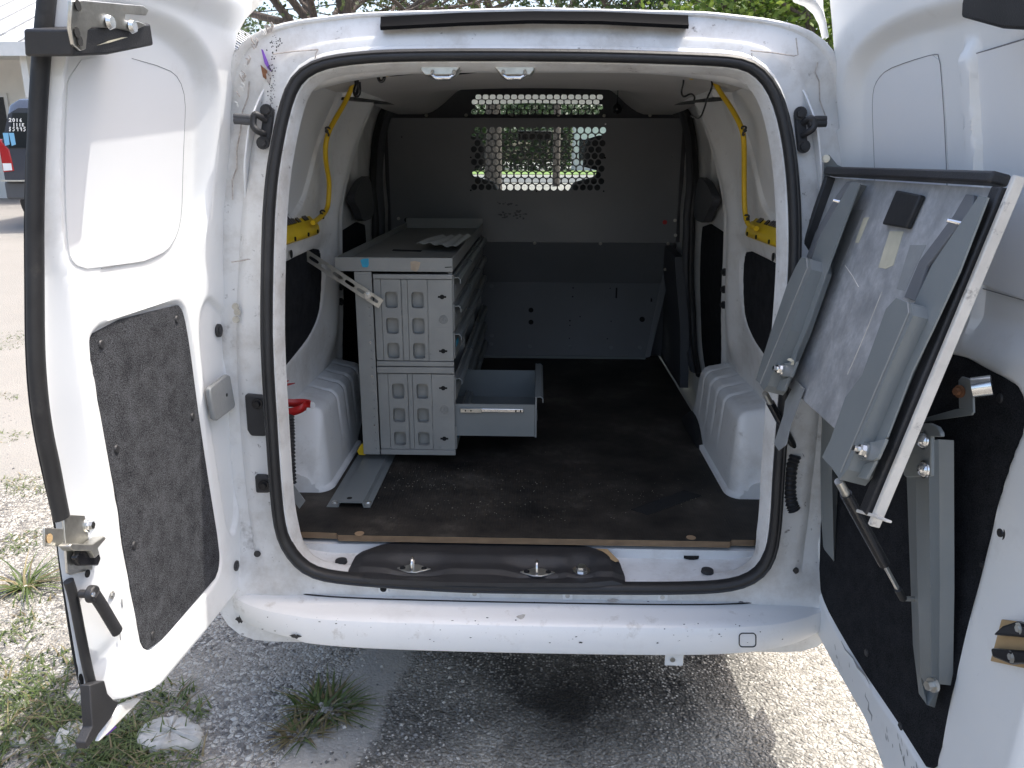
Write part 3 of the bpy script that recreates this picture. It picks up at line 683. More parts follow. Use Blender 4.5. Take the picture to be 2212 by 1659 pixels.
# latch of the right door
c = [(2168, 1338), (2260, 1350), (2248, 1450), (2144, 1428)]
MB().prism([RD.on(u, v, .002) for u, v in c], (-.004, 0, 0)).build('latch_plate', M['tan'], doorR, bevel=.001)
c = [(2182, 1352), (2212, 1342), (2260, 1360), (2258, 1380), (2160, 1372)]
MB().prism([RD.on(u, v, .008) for u, v in c], (-.014, 0, 0)).build('latch_body', M['blackgloss'], doorR, bevel=.004)
c = [(2156, 1400), (2260, 1408), (2252, 1432), (2200, 1436), (2160, 1420)]
MB().prism([RD.on(u, v, .008) for u, v in c], (-.014, 0, 0)).build('latch_body', M['blackgloss'], doorR, bevel=.004)
for u, v in ((2200, 1358), (2184, 1419)):
    p = RD.on(u, v, .022); MB().bolt(p, (-1, 0, 0), .007, .003).build('latch_screw', M['steel'], doorR)
# top latch housing of the right door, hanging into view
c = [(2076, 2), (2090, -30), (2300, -40), (2300, 70), (2160, 62), (2074, 38)]
MB().prism([RD.on(u, v, .07) for u, v in c], (.09, 0, 0)).build('latch_housing', M['black'], doorR, bevel=.005)
flare(RD, [(1700, -20), (1715, 5), (1738, 14), (1756, 30), (1768, 52), (1776, 84), (1784, 84), (1780, 52), (1779, 30), (1778, 14), (1778, 5), (1776, -20)], .05, doorR)
# worn lower edge
rnd = random.Random(5)
for k in range(34):
    t = rnd.random(); u = lerp(1815, 1990, t)+rnd.uniform(-16, 4)-8; v = lerp(1395, 1660, t)+rnd.uniform(-6, 18); p = RD.on(u, v, .0012)
    a = rnd.uniform(.003, .010); b = rnd.uniform(.001, .003)
    MB().add([p+V((0, -a*math.cos(q)*.7-b*math.sin(q)*.3, -a*math.cos(q)*.8+b*math.sin(q))) for q in [6.283*i/7 for i in range(7)]], [tuple(range(7))]).build('paint_scuff', M['duct'], doorR)
for (u0, v0), (u1, v1), wd in (((1815, 1385), (1880, 1478), .004), ((1868, 1490), (1885, 1560), .005)):
    pts = [RD.on(lerp(u0, u1, t)+(-2 if i % 2 else 2), lerp(v0, v1, t), .001) for i, t in enumerate([0, .2, .4, .6, .8, 1])]
    MB().tube(pts, wd, 5, flat=.3, rs=[.001, wd*.6, wd*.5, wd, wd*.7, .0008], up=(1, 0, 0)).build('paint_scuff', M['duct'], doorR)
# ================================================================ CARGO BAY
WX = [(.40, .725), (.78, .725), (.90, .71), (1.05, .69), (1.1, .69), (1.35, .678), (1.5, .66), (1.62, .635), (1.72, .60), (1.80, .55), (1.9, .48)]
WX2 = [(1.3, .68), (1.42, .688), (1.62, .69), (1.72, .678), (1.80, .655), (1.9, .6)]
_wz = [.35+.01*k for k in range(160)]; _wx = [spl(WX, z) for z in _wz]
def wallx(y, z):
    i = max(0, min(158, (z-.35)/.01)); k = int(i); a = lerp(_wx[k], _wx[k+1], i-k)
    return lerp(a, max(a, interp(WX2, z)), sstep(1.0, 1.6, y)) if z > 1.3 else a
class Wall(Door):
    def pt(s, y, z, h=0): return V((s.s*(wallx(y, z)-h), y, z))
    def on(s, u, v, h=0):
        x = .68
        for _ in range(6):
            p = at(u, v, X=s.s*x); x = wallx(p.y, p.z)-h
        return p
blankQ = smooth_poly([(-.05, 1.352), (.28, 1.362), (.42, 1.395), (.48, 1.46), (.54, 1.57), (.63, 1.68), (.63, 1.72), (.58, 1.75), (-.05, 1.76)], 2)
slide = smooth_poly([(.945, .46), (.94, .776), (.885, 1.05), (.872, 1.25), (.885, 1.42), (.99, 1.57), (1.18, 1.72), (1.3, 1.86), (2.6, 1.86), (2.6, .46)], 1)
swin = smooth_poly([(1.02, 1.46), (1.05, 1.40), (1.14, 1.385), (1.38, 1.40), (1.42, 1.46), (1.46, 1.66), (1.40, 1.70), (1.24, 1.70), (1.14, 1.66)], 2)
carpQ = smooth_poly([(.10, .93), (.36, .962), (.50, .985), (.60, 1.03), (.63, 1.10), (.65, 1.18), (.635, 1.235), (.59, 1.256), (.40, 1.254), (.10, 1.250)], 1)
def hW(Yg, Zg):
    h = -.012*(1-ssn(-.004, .004, sdfn(blankQ, Yg, Zg)))
    dS = sdfn(slide, Yg, Zg); h += .012*np.exp(-((dS-.012)/.018)**2)
    h -= .045*(1-ssn(-.008, .004, dS))
    h -= .022*(1-ssn(-.03, .0, sdfn(swin, Yg, Zg)))
    h -= .008*(1-ssn(-.003, .005, sdfn(carpQ, Yg, Zg)))
    # pillar swell between the quarter panel and the sliding door
    cy = .74+.28*np.clip((Zg-1.35)/.4, 0, 1); h += .028*np.exp(-((Yg-cy)/.075)**2)*ssn(.80, .95, Zg)
    # slope running down to the wheel arch
    h += .045*(1-ssn(.80, .90, Zg))*ssn(.78, .80, Zg)*0 + .012*np.exp(-((Zg-1.30)/.03)**2)*ssn(.8, .6, Yg)
    return h
slide_seal = [(1.90, 1.74), (1.82, 1.68), (1.72, 1.56), (1.64, 1.42), (1.64, 1.2), (1.66, 1.0), (1.67, .80), (1.62, .68), (1.48, .60)]
for sg in (-1, 1):
    W_ = Wall(sg); side = 'left' if sg < 0 else 'right'
    rect = [(-.01, .47), (2.3, .47), (2.3, 1.80), (.06, 1.80), (.0, 1.6)]
    wl = slab(field(rect, 190, 230, hW, W_.pt), lambda p: p+V((sg*.012, 0, 0))).build('side_wall', M['white_in'], van, smooth=60)
    patch(W_, carpQ, -.003, .004, 30, 20).build('carpet_panel', M['carpetb'], wl, smooth=40)
    b = [(y, z) for y, z in blankQ if True]
    patch(W_, [(lerp(.28, y, .975), lerp(1.55, z, .97)) for y, z in b], -.009, .004, 30, 16).build('window_blank', M['blank'], wl, smooth=40)
    sc = smooth_poly([(.95, .60), (.955, .78), (.905, 1.10), (.90, 1.265), (1.0, 1.272), (1.44, 1.278), (1.50, 1.24), (1.52, 1.0), (1.55, .80), (1.50, .70), (1.38, .62)], 1)
    patch(W_, sc, -.038, .006, 30, 20).build('sliding_door_panel', M['carpetb'], wl, smooth=40)
    tr = smooth_poly([(1.46, 1.46), (1.26, 1.45), (1.10, 1.405), (1.08, 1.375), (1.20, 1.33), (1.24, 1.285), (1.44, 1.285), (1.48, 1.33)], 1)
    patch(W_, tr, .004, .03, 20, 14).build('door_trim', M['trimgrey'], wl, smooth=40, bevel=0)
    MB().tube([W_.pt(y, z, -.025) for y, z in smooth_poly(slide_seal, 2, False)], .016, 10, flat=.8).build('sliding_door_seal', M['rubber'], wl, smooth=60)
    MB().tube([W_.pt(y+.10, z, -.025) for y, z in smooth_poly(slide_seal, 2, False)], .026, 10, flat=.8).build('door_pillar_trim', M['trimgrey'], wl, smooth=60)
    # lower trim beside the partition
    pil = [(1.62, .50), (1.72, .9), (1.76, 1.12), (2.26, 1.125), (2.26, .5)]
    patch(W_, pil, .03, .04, 20, 10).build('pillar_trim', M['trimgrey'], wl, smooth=40)
    # upper rail cover in front of the pillar, dark underside
    bx = MB(); bx.grid([[V((sg*x, y, z)) for x, z in ((.66, 1.86), (.60, 1.82), (.565, 1.78), (.552, 1.722+.04*(y-.66)), (.558, 1.713+.04*(y-.66)), (.66, 1.713+.04*(y-.66)))] for y in (.66, .67, 1.2, 1.46)])
    bx.add([V((sg*x, yy, z+dz)) for yy, dz in ((.66, 0), (1.46, .03)) for x, z in ((.66, 1.86), (.60, 1.82), (.565, 1.78), (.552, 1.722), (.558, 1.713), (.66, 1.713))], [(0, 1, 2, 3, 4, 5), (6, 7, 8, 9, 10, 11)])
    bx.build('upper_rail_cover', M['white_in'], wl, smooth=50)
    MB().prism([(sg*.556, .664, 1.704), (sg*.66, .664, 1.704), (sg*.66, 1.46, 1.737), (sg*.556, 1.46, 1.737)], (0, 0, .0085)).build('rail_lower_trim', M['black'], wl, bevel=.003)
    for y, z in ((.30, 1.275), ):
        p = W_.pt(y-.03, z-.005, .012); MB().cyl(p, p-V((sg*.001, 0, 0)), .012, seg=14).build('panel_hole', M['hole'], wl)
    for k, (y, z) in enumerate(((.80, 1.155), (.80, 1.095), (.805, 1.04))):
        p = W_.pt(y, z, .02); MB().bolt(p, (-sg, -.3, 0), .010, .012).build('pillar_bolt', M['black'], wl)
    # small dark plug holes at the top corner
    p = W_.pt(.42, 1.765, .0); MB().cyl(p+V((sg*.002, 0, 0)), p-V((sg*.004, 0, 0)), .012, seg=14).build('panel_hole', M['hole'], wl)
    # wheel arch box
    ar = MB(); n1 = 14
    def sec(y, k):
        q0 = max(0., min(1., (y-.272)/.055)); zt = .600+.207*math.sin(q0*math.pi/2)**.8 if y < .327 else .807
        zt = zt if y < .86 else lerp(zt, .60, sstep(.86, .98, y))
        xi = .612+.045*(1-math.sqrt(max(0, 1-max(0., (.325-y)/.058)**2))) if y < .325 else .612
        rad = min(.038, (zt-.545)*.5+.001)
        groove = 0
        for gy in (.50, .60, .70, .80): groove += math.exp(-((y-gy)/.007)**4)
        out = [(xi-.012, .546), (xi-.010, .556), (xi, .562)]
        for q in range(5): out.append((xi+.012*q/4+.006*groove*(q > 1), lerp(.575, zt-rad, q/4)))
        for q in range(1, 6):
            a_ = math.pi/2*q/5; out.append((xi+.012+.006*groove+rad*(1-math.cos(a_)), zt-rad+rad*math.sin(a_)-.006*groove*math.sin(a_)))
        out += [(lerp(xi+.012+rad, .70, .5), zt+.004-.006*groove), (.72, zt+.012)]
        return [V((sg*x_, y, z_)) for x_, z_ in out]
    ys = [.268, .272, .276, .28, .286, .292, .30, .31, .32, .327, .34, .35]+[.36+.0088*i for i in range(62)]+[.92, .95, .98]
    ar.grid([sec(y, 0) for y in ys])
    f0 = sec(.268, 0); ar.add(f0+[V((sg*.72, .268, .546))], [tuple(range(len(f0)+1))])
    arch = ar.build('wheel_arch', M['white_in'], van, smooth=50)
# ---------------------------------------------------------------- ceiling lining
ce = MB(); rows = []
for i in range(41):
    y = lerp(.10, 2.10, i/40); t = sstep(1.0, 2.0, y); r_ = []
    for j in range(49):
        x = lerp(-.60, .60, j/48)*lerp(1, 1.10, t); ax = abs(x)
        zr = 1.772-.02*(ax/.5)**2-.02*sstep(.5, .6, ax)
        za = 1.872-.138*sstep(.30, .54, ax)
        r_.append((x, y, lerp(zr, za, t)-.03*math.exp(-((y-.95)/.05)**2)*0))
    rows.append(r_)
ce.grid(rows); ceil = ce.build('ceiling_lining', M['lining'], van, smooth=60)
# inner header above the opening with its two strikers
hd = MB(); hd.grid([[(x, y, z-.05*(abs(x)/.56)**4) for x in [lerp(-.56, .56, k/24) for k in range(25)]] for y, z in ((.045, 1.745), (.06, 1.733), (.12, 1.730), (.16, 1.742), (.17, 1.78))])
header = hd.build('header', M['white_in'], van, smooth=50)
for u, in ((955,), (1108,)):
    p = at(u, 143, Y=.015)
    st = MB(); c = p
    mr = 1 if u < 1000 else -1; prof = [(mr*x, z) for x, z in ((-.048, .020), (.054, .020), (.050, .006), (.026, -.020), (-.040, -.020), (-.050, -.008))]
    MB().prism([(c.x+x, .012, c.z+z) for x, z in prof], (0, .06, 0)).build('striker_plate', M['steel'], header, bevel=.003)
    yq = .008
    MB().tube([(c.x-.022, yq+.012, c.z-.008), (c.x-.022, yq-.008, c.z-.020), (c.x-.012, yq-.012, c.z-.027), (c.x+.018, yq-.012, c.z-.027), (c.x+.028, yq-.008, c.z-.020), (c.x+.028, yq+.012, c.z-.008)], .0052, 8).build('striker_loop', M['bright'], header, smooth=60)
p = at(1345, 131, Y=.05); MB().box((p.x, .05, p.z), (.075, .012, .016)).build('lamp_clip', M['white'], header, bevel=.002); MB().box((p.x+.01, .042, p.z-.001), (.016, .006, .008)).build('clip_slot', M['hole'], header)
# ---------------------------------------------------------------- plywood floor board
def ply_mat():
    m, nt, L, P = newmat('plywood_edge'); tc = nt.new('ShaderNodeTexCoord'); sx = nt.new('ShaderNodeSeparateXYZ'); L.new(tc.outputs['Object'], sx.inputs[0])
    mu = N(nt, 'ShaderNodeMath', operation='MULTIPLY'); mu.inputs[1].default_value = 1/.0036; L.new(sx.outputs[2], mu.inputs[0])
    fr_ = N(nt, 'ShaderNodeMath', operation='FRACT'); L.new(mu.outputs[0], fr_.inputs[0])
    n1 = N(nt, 'ShaderNodeTexNoise', i_Scale=30, i_Detail=5); L.new(tc.outputs['Object'], n1.inputs['Vector'])
    r = ramp(nt, [(0, (.07, .045, .028)), (.25, (.10, .065, .04)), (.38, (.34, .225, .13)), (.75, (.42, .285, .165)), (1, (.12, .08, .05))]); L.new(fr_.outputs[0], r.inputs[0])
    mx = N(nt, 'ShaderNodeMix', data_type='RGBA', blend_type='MULTIPLY'); mx.inputs[0].default_value = .5; L.new(r.outputs[0], mx.inputs[6]); L.new(n1.outputs[0], mx.inputs[7]); L.new(mx.outputs[2], P.inputs['Base Color'])
    P.inputs['Roughness'].default_value = .75; return m
def board_mat():
    m, nt, L, P = newmat('black_phenolic_board'); tc = nt.new('ShaderNodeTexCoord'); O = tc.outputs['Object']
    vo = N(nt, 'ShaderNodeTexVoronoi', i_Scale=130); mp = nt.new('ShaderNodeMapping'); mp.inputs['Scale'].default_value = (1, 1.7, 0); L.new(O, mp.inputs[0]); L.new(mp.outputs[0], vo.inputs['Vector']); vo.inputs['Randomness'].default_value = .1
    n1 = N(nt, 'ShaderNodeTexNoise', i_Scale=3.5, i_Detail=10, i_Roughness=.72); L.new(O, n1.inputs['Vector'])
    n2 = N(nt, 'ShaderNodeTexNoise', i_Scale=160, i_Detail=6, i_Roughness=.8); L.new(O, n2.inputs['Vector'])
    r = ramp(nt, [(.36, (.010, .009, .008)), (.54, (.038, .032, .026)), (.74, (.11, .097, .08))]); L.new(n1.outputs[0], r.inputs[0])
    r2 = ramp(nt, [(.66, 0), (.74, .7)]); L.new(n2.outputs[0], r2.inputs[0])
    r3 = ramp(nt, [(.56, 0), (.68, 1)]); n3 = N(nt, 'ShaderNodeTexNoise', i_Scale=5, i_Detail=4); L.new(O, n3.inputs['Vector']); L.new(n3.outputs[0], r3.inputs[0])
    mu = N(nt, 'ShaderNodeMath', operation='MULTIPLY'); L.new(r2.outputs[0], mu.inputs[0]); L.new(r3.outputs[0], mu.inputs[1])
    mx = N(nt, 'ShaderNodeMix', data_type='RGBA'); L.new(mu.outputs[0], mx.inputs[0]); L.new(r.outputs[0], mx.inputs[6]); mx.inputs[7].default_value = (.28, .27, .24, 1); L.new(mx.outputs[2], P.inputs['Base Color'])
    P.inputs['Roughness'].default_value = .6; P.inputs['Specular IOR Level'].default_value = .3
    b = N(nt, 'ShaderNodeBump', i_Strength=.35, i_Distance=.002); L.new(vo.outputs['Distance'], b.inputs['Height']); L.new(b.outputs[0], P.inputs['Normal']); return m
M['ply'] = ply_mat(); M['board'] = board_mat()
board = thing('floor_board', (0, 1, .53), 'black coated plywood cargo floor with bare layered edge at the sill', 'floor board')
fx = [(-.625, .012), (-.520, .008), (-.512, -.004), (.545, -.004), (.552, .008), (.612, .008), (.632, .022), (.70, .05), (.70, .275), (.612, .285), (.605, .95), (.655, 1.0), (.655, 2.06), (-.655, 2.06), (-.655, 1.0), (-.605, .95), (-.612, .285), (-.70, .275), (-.70, .05), (-.636, .02)]
MB().prism([(x, y, .526) for x, y in fx], (0, 0, .0175)).build('plywood', M['ply'], board)
MB().prism([(x, y+.0004*(y < .1), .5437) for x, y in fx], (0, 0, .0022)).build('black_facing', M['board'], board)
for u, v in ((775, 1155), (1494, 1164)):
    p = at(u, v, Z=.5462); MB().cyl((p.x, p.y+.008, .5455), (p.x, p.y+.008, .5464), .013, seg=18).build('bolt_hole', M['ply'], board)
# grip tape strip on the board, and a second paler rectangle edge
gt = [at(u, v, Z=.5475) for u, v in ((1362, 1100), (1400, 1112), (1516, 1070), (1478, 1058))]
MB().tube([(p.x, p.y, .5466) for p in gt[:3]], .0007, 4).build('dust_line', M['cream'], board)
c = [at(u, v, Z=.548) for u, v in ((1362, 1100), (1400, 1112), (1516, 1070), (1478, 1058))]
tag(MB().prism([(p.x, p.y, .5463) for p in c], (0, 0, .0012)).build('grip_tape', pm('grip_tape_black', (.006, .006, .006), .9, bump=.4, bs=900)), 'strip of black grip tape stuck on the plywood floor near the sill', 'tape')
# grit and crumbs on the board
gr = MB(); rnd = random.Random(11)
for k in range(420):
    c_ = rnd.choice([(-.18, .10, .25), (.2, .12, .3), (.42, .2, .16), (-.35, .3, .15), (0, .3, .35)]); x, y = rnd.gauss(c_[0], c_[2]*.6), c_[1]+abs(rnd.gauss(0, .12)); s = rnd.choice([.0005, .0006, .0008, .0011])
    if abs(x) > .58 or y > .9: continue
    gr.add([(x-s, y-s, .5466), (x+s, y-s*.6, .5466), (x+s*.5, y+s, .5466), (x, y, .5466+s*1.1)], [(0, 1, 3), (1, 2, 3), (2, 0, 3)])
tag(gr.build('floor_grit', M['cream']), 'pale grit and crumbs scattered over the black floor board', 'grit', kind='stuff')
# ---------------------------------------------------------------- black sill plate with pressed bumps, strikers, plugs
spx = smooth_poly([(750, 1240), (755, 1222), (775, 1200), (800, 1190), (850, 1183), (1060, 1184), (1250, 1190), (1310, 1198), (1336, 1215), (1350, 1240), (1352, 1262), (1050, 1262), (748, 1252)], 1)
sp = [(lambda p: (p.x, p.y))(at(u, v, Z=.50)) for u, v in spx]
dents = [at(900, 1228, Z=.5), at(1160, 1236, Z=.5), at(1255, 1230, Z=.5)]
rows = []
y0, y1 = min(p[1] for p in sp)+.0005, max(p[1] for p in sp)-.0005
swap = [(y, x) for x, y in sp]
for i in range(26):
    y = lerp(y0, y1, i/25); a_, b_ = span([(x, yy) for x, yy in sp], y); r_ = []
    for j in range(90):
        x = lerp(a_, b_, j/89); h = .510+.010*sstep(-.09, -.05, y)-.008*sstep(-.115, -.12, y)
        for q, rx in zip(dents, (.07, .075, .032)): h -= .012*math.exp(-(((x-q.x)/rx)**4+((y-q.y)/.042)**4))
        h -= .012*max(0, 1-min(j, 89-j)/4)
        r_.append((x, y, h))
    rows.append(r_)
plate = slab(rows, lambda p: V((p[0], p[1], .492))).build('sill_plate', M['black'], van, smooth=50)
for q in (at(893, 1232, Z=.495), at(1161, 1240, Z=.495)):
    z0 = .497
    MB().prism([(q.x+x, q.y+y, z0) for x, y in ((-.046, .0), (-.01, .022), (.01, .022), (.046, 0), (.01, -.02), (-.01, -.02))], (0, 0, .004)).build('striker_plate', M['steel'], plate, bevel=.001)
    MB().tube([(q.x-.002, q.y+.012, z0), (q.x-.002, q.y+.012, z0+.024), (q.x-.002, q.y+.006, z0+.031), (q.x-.002, q.y-.006, z0+.031), (q.x-.002, q.y-.012, z0+.024), (q.x-.002, q.y-.012, z0)], .0045, 8).build('striker_loop', M['bright'], plate, smooth=60)
    for dx in (-.028, .028): MB().cyl((q.x+dx, q.y, z0+.003), (q.x+dx, q.y, z0+.006), .0075, seg=12).build('screw', M['blackgloss'], plate)
q = at(1256, 1232, Z=.50); MB().cyl((q.x, q.y, .495), (q.x, q.y, .512), .017, .013, 6).cyl((q.x, q.y, .495), (q.x, q.y, .501), .023, seg=18).build('hex_bolt', M['bright'], plate, smooth=20)
for u, v, r in ((737, 1212, .011), (1528, 1233, .011)):
    q = at(u, v, Z=.494); MB().cyl((q.x, q.y, .490), (q.x, q.y, .4975), r*1.5, r*1.4, 20).build('plug', M['black'], van, smooth=40)
for u, v in ((833, 1178), (1490, 1192)):
    q = at(u, v, Z=.497); MB().cyl((q.x, q.y, .490), (q.x, q.y, .4985), .032, seg=20).build('drain_hole', M['hole'], van)
c = [at(u, v, Z=.516) for u, v in ((1265, 1184), (1312, 1186), (1338, 1212), (1330, 1214), (1300, 1198), (1268, 1195))]
tag(MB().prism([(p.x, p.y, .5155) for p in c], (0, 0, .0008)).build('paper_scrap', M['tan']), 'tan paper scrap poking out from under the floor board by the sill plate', 'paper')
# ================================================================ PARTITION
def sqr(a):
    c, s_ = math.cos(a), math.sin(a); m = max(abs(c), abs(s_)); return c/m, s_/m
def hole_cell(mb, x0, z0, x1, z1, loop, ptf, th):   # rectangular cell with a hole; loop = points (x, z) by angle
    n = len(loop); cx, cz = (x0+x1)/2, (z0+z1)/2; o = []
    for k in range(n):
        a, b = sqr(6.2831853*k/n); o.append((cx+a*(x1-x0)/2, cz+b*(z1-z0)/2))
    vs_ = [ptf(x, z, 0) for x, z in o]+[ptf(x, z, 0) for x, z in loop]+[ptf(x, z, th) for x, z in loop]+[ptf(x, z, th) for x, z in o]
    f = []
    for k in range(n):
        l = (k+1) % n; f += [(k, l, n+l, n+k), (n+k, n+l, 2*n+l, 2*n+k), (2*n+k, 2*n+l, 3*n+l, 3*n+k)]
    mb.add(vs_, f)
def plain(mb, x0, z0, x1, z1, ptf, th):
    mb.add([ptf(x, z, t) for t in (0, th) for x, z in ((x0, z0), (x1, z0), (x1, z1), (x0, z1))], [(0, 1, 2, 3), (4, 7, 6, 5), (0, 4, 5, 1), (1, 5, 6, 2), (2, 6, 7, 3), (3, 7, 4, 0)])
def grille(mb, x0, z0, x1, z1, gx0, gz0, cols, nrows, pw, ph, r, ptf, th, first=0):
    """sheet x0..x1, z0..z1 with staggered round holes, rows from the top"""
    gz1 = gz0; zb = gz0-nrows*ph; gx1 = gx0+(cols+.5)*pw
    plain(mb, x0, gz1, x1, z1, ptf, th)
    if zb-z0 > 1e-4: plain(mb, x0, z0, x1, zb, ptf, th)
    plain(mb, x0, zb, gx0, gz1, ptf, th); plain(mb, gx1, zb, x1, gz1, ptf, th)
    for i in range(nrows):
        zt = gz1-i*ph; o = pw/2 if (i+first) % 2 == 0 else 0
        if o: plain(mb, gx0, zt-ph, gx0+o, zt, ptf, th)
        else: plain(mb, gx1-pw/2, zt-ph, gx1, zt, ptf, th)
        for j in range(cols):
            xa = gx0+o+j*pw; hole_cell(mb, xa, zt-ph, xa+pw, zt, circle(r, 16, xa+pw/2, zt-ph/2), ptf, th)
part = thing('cargo_partition', (0, 2.05, .545), 'dark grey steel partition with round-hole window grille behind the seats', 'partition')
pu = MB(); PY = 2.035
tl, br = at(1015, 274, Y=PY), at(1306, 412, Y=PY)
pw = (br.x-tl.x)/18.5; ph = (tl.z-br.z)/10
grille(pu, -.705, 1.132, .705, 1.716, tl.x, tl.z, 18, 10, pw, ph, .0150, lambda x, z, t: (x, PY+t, z), .003)
upper = pu.build('upper_panel', M['greyd'], part)
MB().box((.707, PY+.012, 1.424), (.004, .03, .584)).box((-.707, PY+.012, 1.424), (.004, .03, .584)).box((0, PY+.012, 1.129), (1.41, .026, .004)).build('panel_return', M['greyd'], part)
# leaning arched panel above it
def lean(x, z, t): return (x, PY+.02+(z-1.70)*.55+t, z)
pa = MB(); g0, g1 = at(1017, 203, Y=2.09), at(1304, 247, Y=2.07)
pw2 = (g1.x-g0.x)/18.5; ph2 = (g0.z-g1.z)/4
xa, xb = g0.x, g1.x
grille(pa, xa-.02, 1.700, xb+.02, g0.z+.012, g0.x, g0.z, 18, 4, pw2, ph2, .0150, lean, .003)
archp = smooth_poly([(-.70, 1.748), (-.58, 1.746), (-.51, 1.775), (-.42, 1.830), (-.30, 1.872), (0, 1.876), (.30, 1.872), (.42, 1.830), (.51, 1.775), (.58, 1.746), (.70, 1.748)], 1, False)
for lo, hi in ((-.70, xa-.02), (xb+.02, .70)):
    pts = [(x, z) for x, z in archp if lo < x < hi]
    def zz(x): return interp([(q[0], q[1]) for q in archp], x)
    xs_ = [lerp(lo, hi, k/14) for k in range(15)]
    pa.grid([[lean(x, 1.695, 0) for x in xs_], [lean(x, max(1.696, zz(x)), 0) for x in xs_]])
xs_ = [lerp(xa-.02, xb+.02, k/20) for k in range(21)]
pa.grid([[lean(x, g0.z+.012, 0) for x in xs_], [lean(x, zz(x), 0) for x in xs_]])
pa.build('arched_panel', M['trimgrey'], part)
# middle and lower panels
YL, YM = 1.985, 2.17
zl = at(1150, 610, Y=YM).z
def low(u, v): return at(u, v, Y=lerp(YL, YM, .5))
MB().prism([(-.62, PY+.004, 1.135), (.70, PY+.004, 1.135), (at(1440, 610, Y=YM).x+.02, YM, zl), (-.62, YM, zl)], (0, .003, 0)).build('middle_panel', M['greyd'], part)
rx = at(1436, 612, Y=YM).x; rb = at(1395, 775, Y=YL).x
MB().prism([(-.62, YM, zl-.001), (rx, YM, zl-.001), (rb, YL, .556), (-.62, YL, .556)], (0, .003, .0)).build('lower_panel', M['greyd'], part)
MB().prism([(rx+.012, YM+.01, zl+.19), (rx+.05, YM-.01, zl+.21), (rb+.02, YL-.01, .56), (rb-.004, YL-.004, .552)], (0, .004, 0)).build('edge_strip', M['greyd'], part)
MB().box((.0, YL-.006, .552), (1.16, .012, .014)).build('bottom_rail', M['grey'], part, bevel=.002)
def onlow(u, v):
    r = ray(u, v); p0, n = V((0, YL, .556)), V((0, zl-.556, -(YM-YL))).normalized()
    return CAM+r*((p0-CAM).dot(n)/r.dot(n)), n
for u, v, r, m in ((1147, 670, .013, 'hole'), (1147, 696, .013, 'hole'), (1387, 690, .014, 'hole'), (1238, 622, .004, 'hole'), (1237, 641, .004, 'hole'), (1231, 693, .004, 'hole'), (1231, 703, .003, 'hole'), (1318, 623, .003, 'hole'), (1230, 731, .003, 'hole'), (1312, 732, .003, 'hole'), (1253, 684, .003, 'hole'), (1320, 694, .003, 'hole')):
    p, n = onlow(u, v); MB().cyl(p-n*.0005, p-n*.0015, r, seg=18).build('panel_hole', M[m], part)
for u0, v0, u1, v1 in ((1332, 622, 1331, 644), (1407, 645, 1407, 652)):
    p, n = onlow(u0, v0); q, n = onlow(u1, v1); MB().tube([p-n*.001, q-n*.001], .004, 6).build('panel_slot', M['hole'], part)
for u, v in ((1061, 743), (1145, 748), (1231, 749), (1320, 751), (1382, 751), (1062, 618), (1062, 725)):
    p, n = onlow(u, v); MB().cyl(p, p-n*.004, .010, .009, 16).cyl(p-n*.003, p-n*.0055, .0045, seg=8).build('bolt', M['grey'], part, smooth=40)
for u, v in ((921, 249), (1007, 249), (1106, 249), (1206, 249), (1305, 250), (1404, 249)):
    p = at(u, v, Y=PY-.006); MB().bolt(p, (0, -1, .6), .006, .008).build('bolt', M['steel'], part)
for u, v in ((1155, 525), (1297, 526), (1443, 526), (1450, 551), (1437, 582), (1034, 522)):
    p = at(u, v, Y=PY+.002); MB().bolt(p, (0, -1, -.3), .006, .008).build('bolt', M['steel'], part)
for u, v, r, m in ((1452, 338, .004, 'bright'), (1458, 476, .008, 'steel'), (1459, 543-35, .008, 'steel'), (861, 472, .008, 'steel'), (1436, 480, .011, 'red'), (878, 475, .011, 'hole'), (1017, 411, .004, 'hole'), (1159, 413, .004, 'hole'), (1304, 413, .004, 'hole'), (868, 296, .003, 'hole'), (1017, 340, .004, 'hole'), (1307, 341, .004, 'hole'), (1308, 268, .004, 'white')):
    p = at(u, v, Y=PY-.001); MB().cyl(p, p-V((0, .003, 0)), r, seg=14).build('reflector' if m == 'red' else 'rivet' if m != 'hole' else 'panel_hole', M[m], part)
# torn label residue on the panel
rnd = random.Random(3)
for (u0, v0, u1, v1, n) in ((1075, 455, 1138, 472, 26), (1074, 436, 1118, 446, 9)):
    for k in range(n):
        p = at(rnd.uniform(u0, u1), rnd.uniform(v0, v1), Y=PY-.0012); a, b = rnd.uniform(.004, .014), rnd.uniform(.003, .008)
        MB().add([p+V((a*math.cos(q)*rnd.uniform(.4, 1), 0, b*math.sin(q)*rnd.uniform(.4, 1))) for q in [6.283*i/8 for i in range(8)]], [tuple(range(8))]).build('label_residue', M['trimgrey'], part)
for sg in (-1, 1):
    MB().box((sg*.60, 2.195, .84), (.27, .012, .66)).build('side_closer', M['trimgrey'], part)
    MB().box((sg*.735, 2.07, 1.43), (.09, .012, .60)).build('side_closer', M['trimgrey'], part)
# hanging black bulb-like microphone lead left of the right corner
p = at(1333, 235, Y=1.95); q = at(1340, 150, Y=1.6)
mic = thing('hanging_lead', p, 'thin black lead hanging from the ceiling with a round black knob', 'cable')
MB().tube([q, lerp(q, p, .4)+V((-.004, 0, 0)), p+V((0, 0, .02))], .003, 6).build('wire', M['blackgloss'], mic)
MB().tube([p+V((0, 0, .024)), p+V((0, 0, .017)), p, p-V((0, 0, .017)), p-V((0, 0, .023))], .02, 14, rs=[.004, .018, .026, .018, .004]).build('knob', M['blackgloss'], mic, smooth=60)
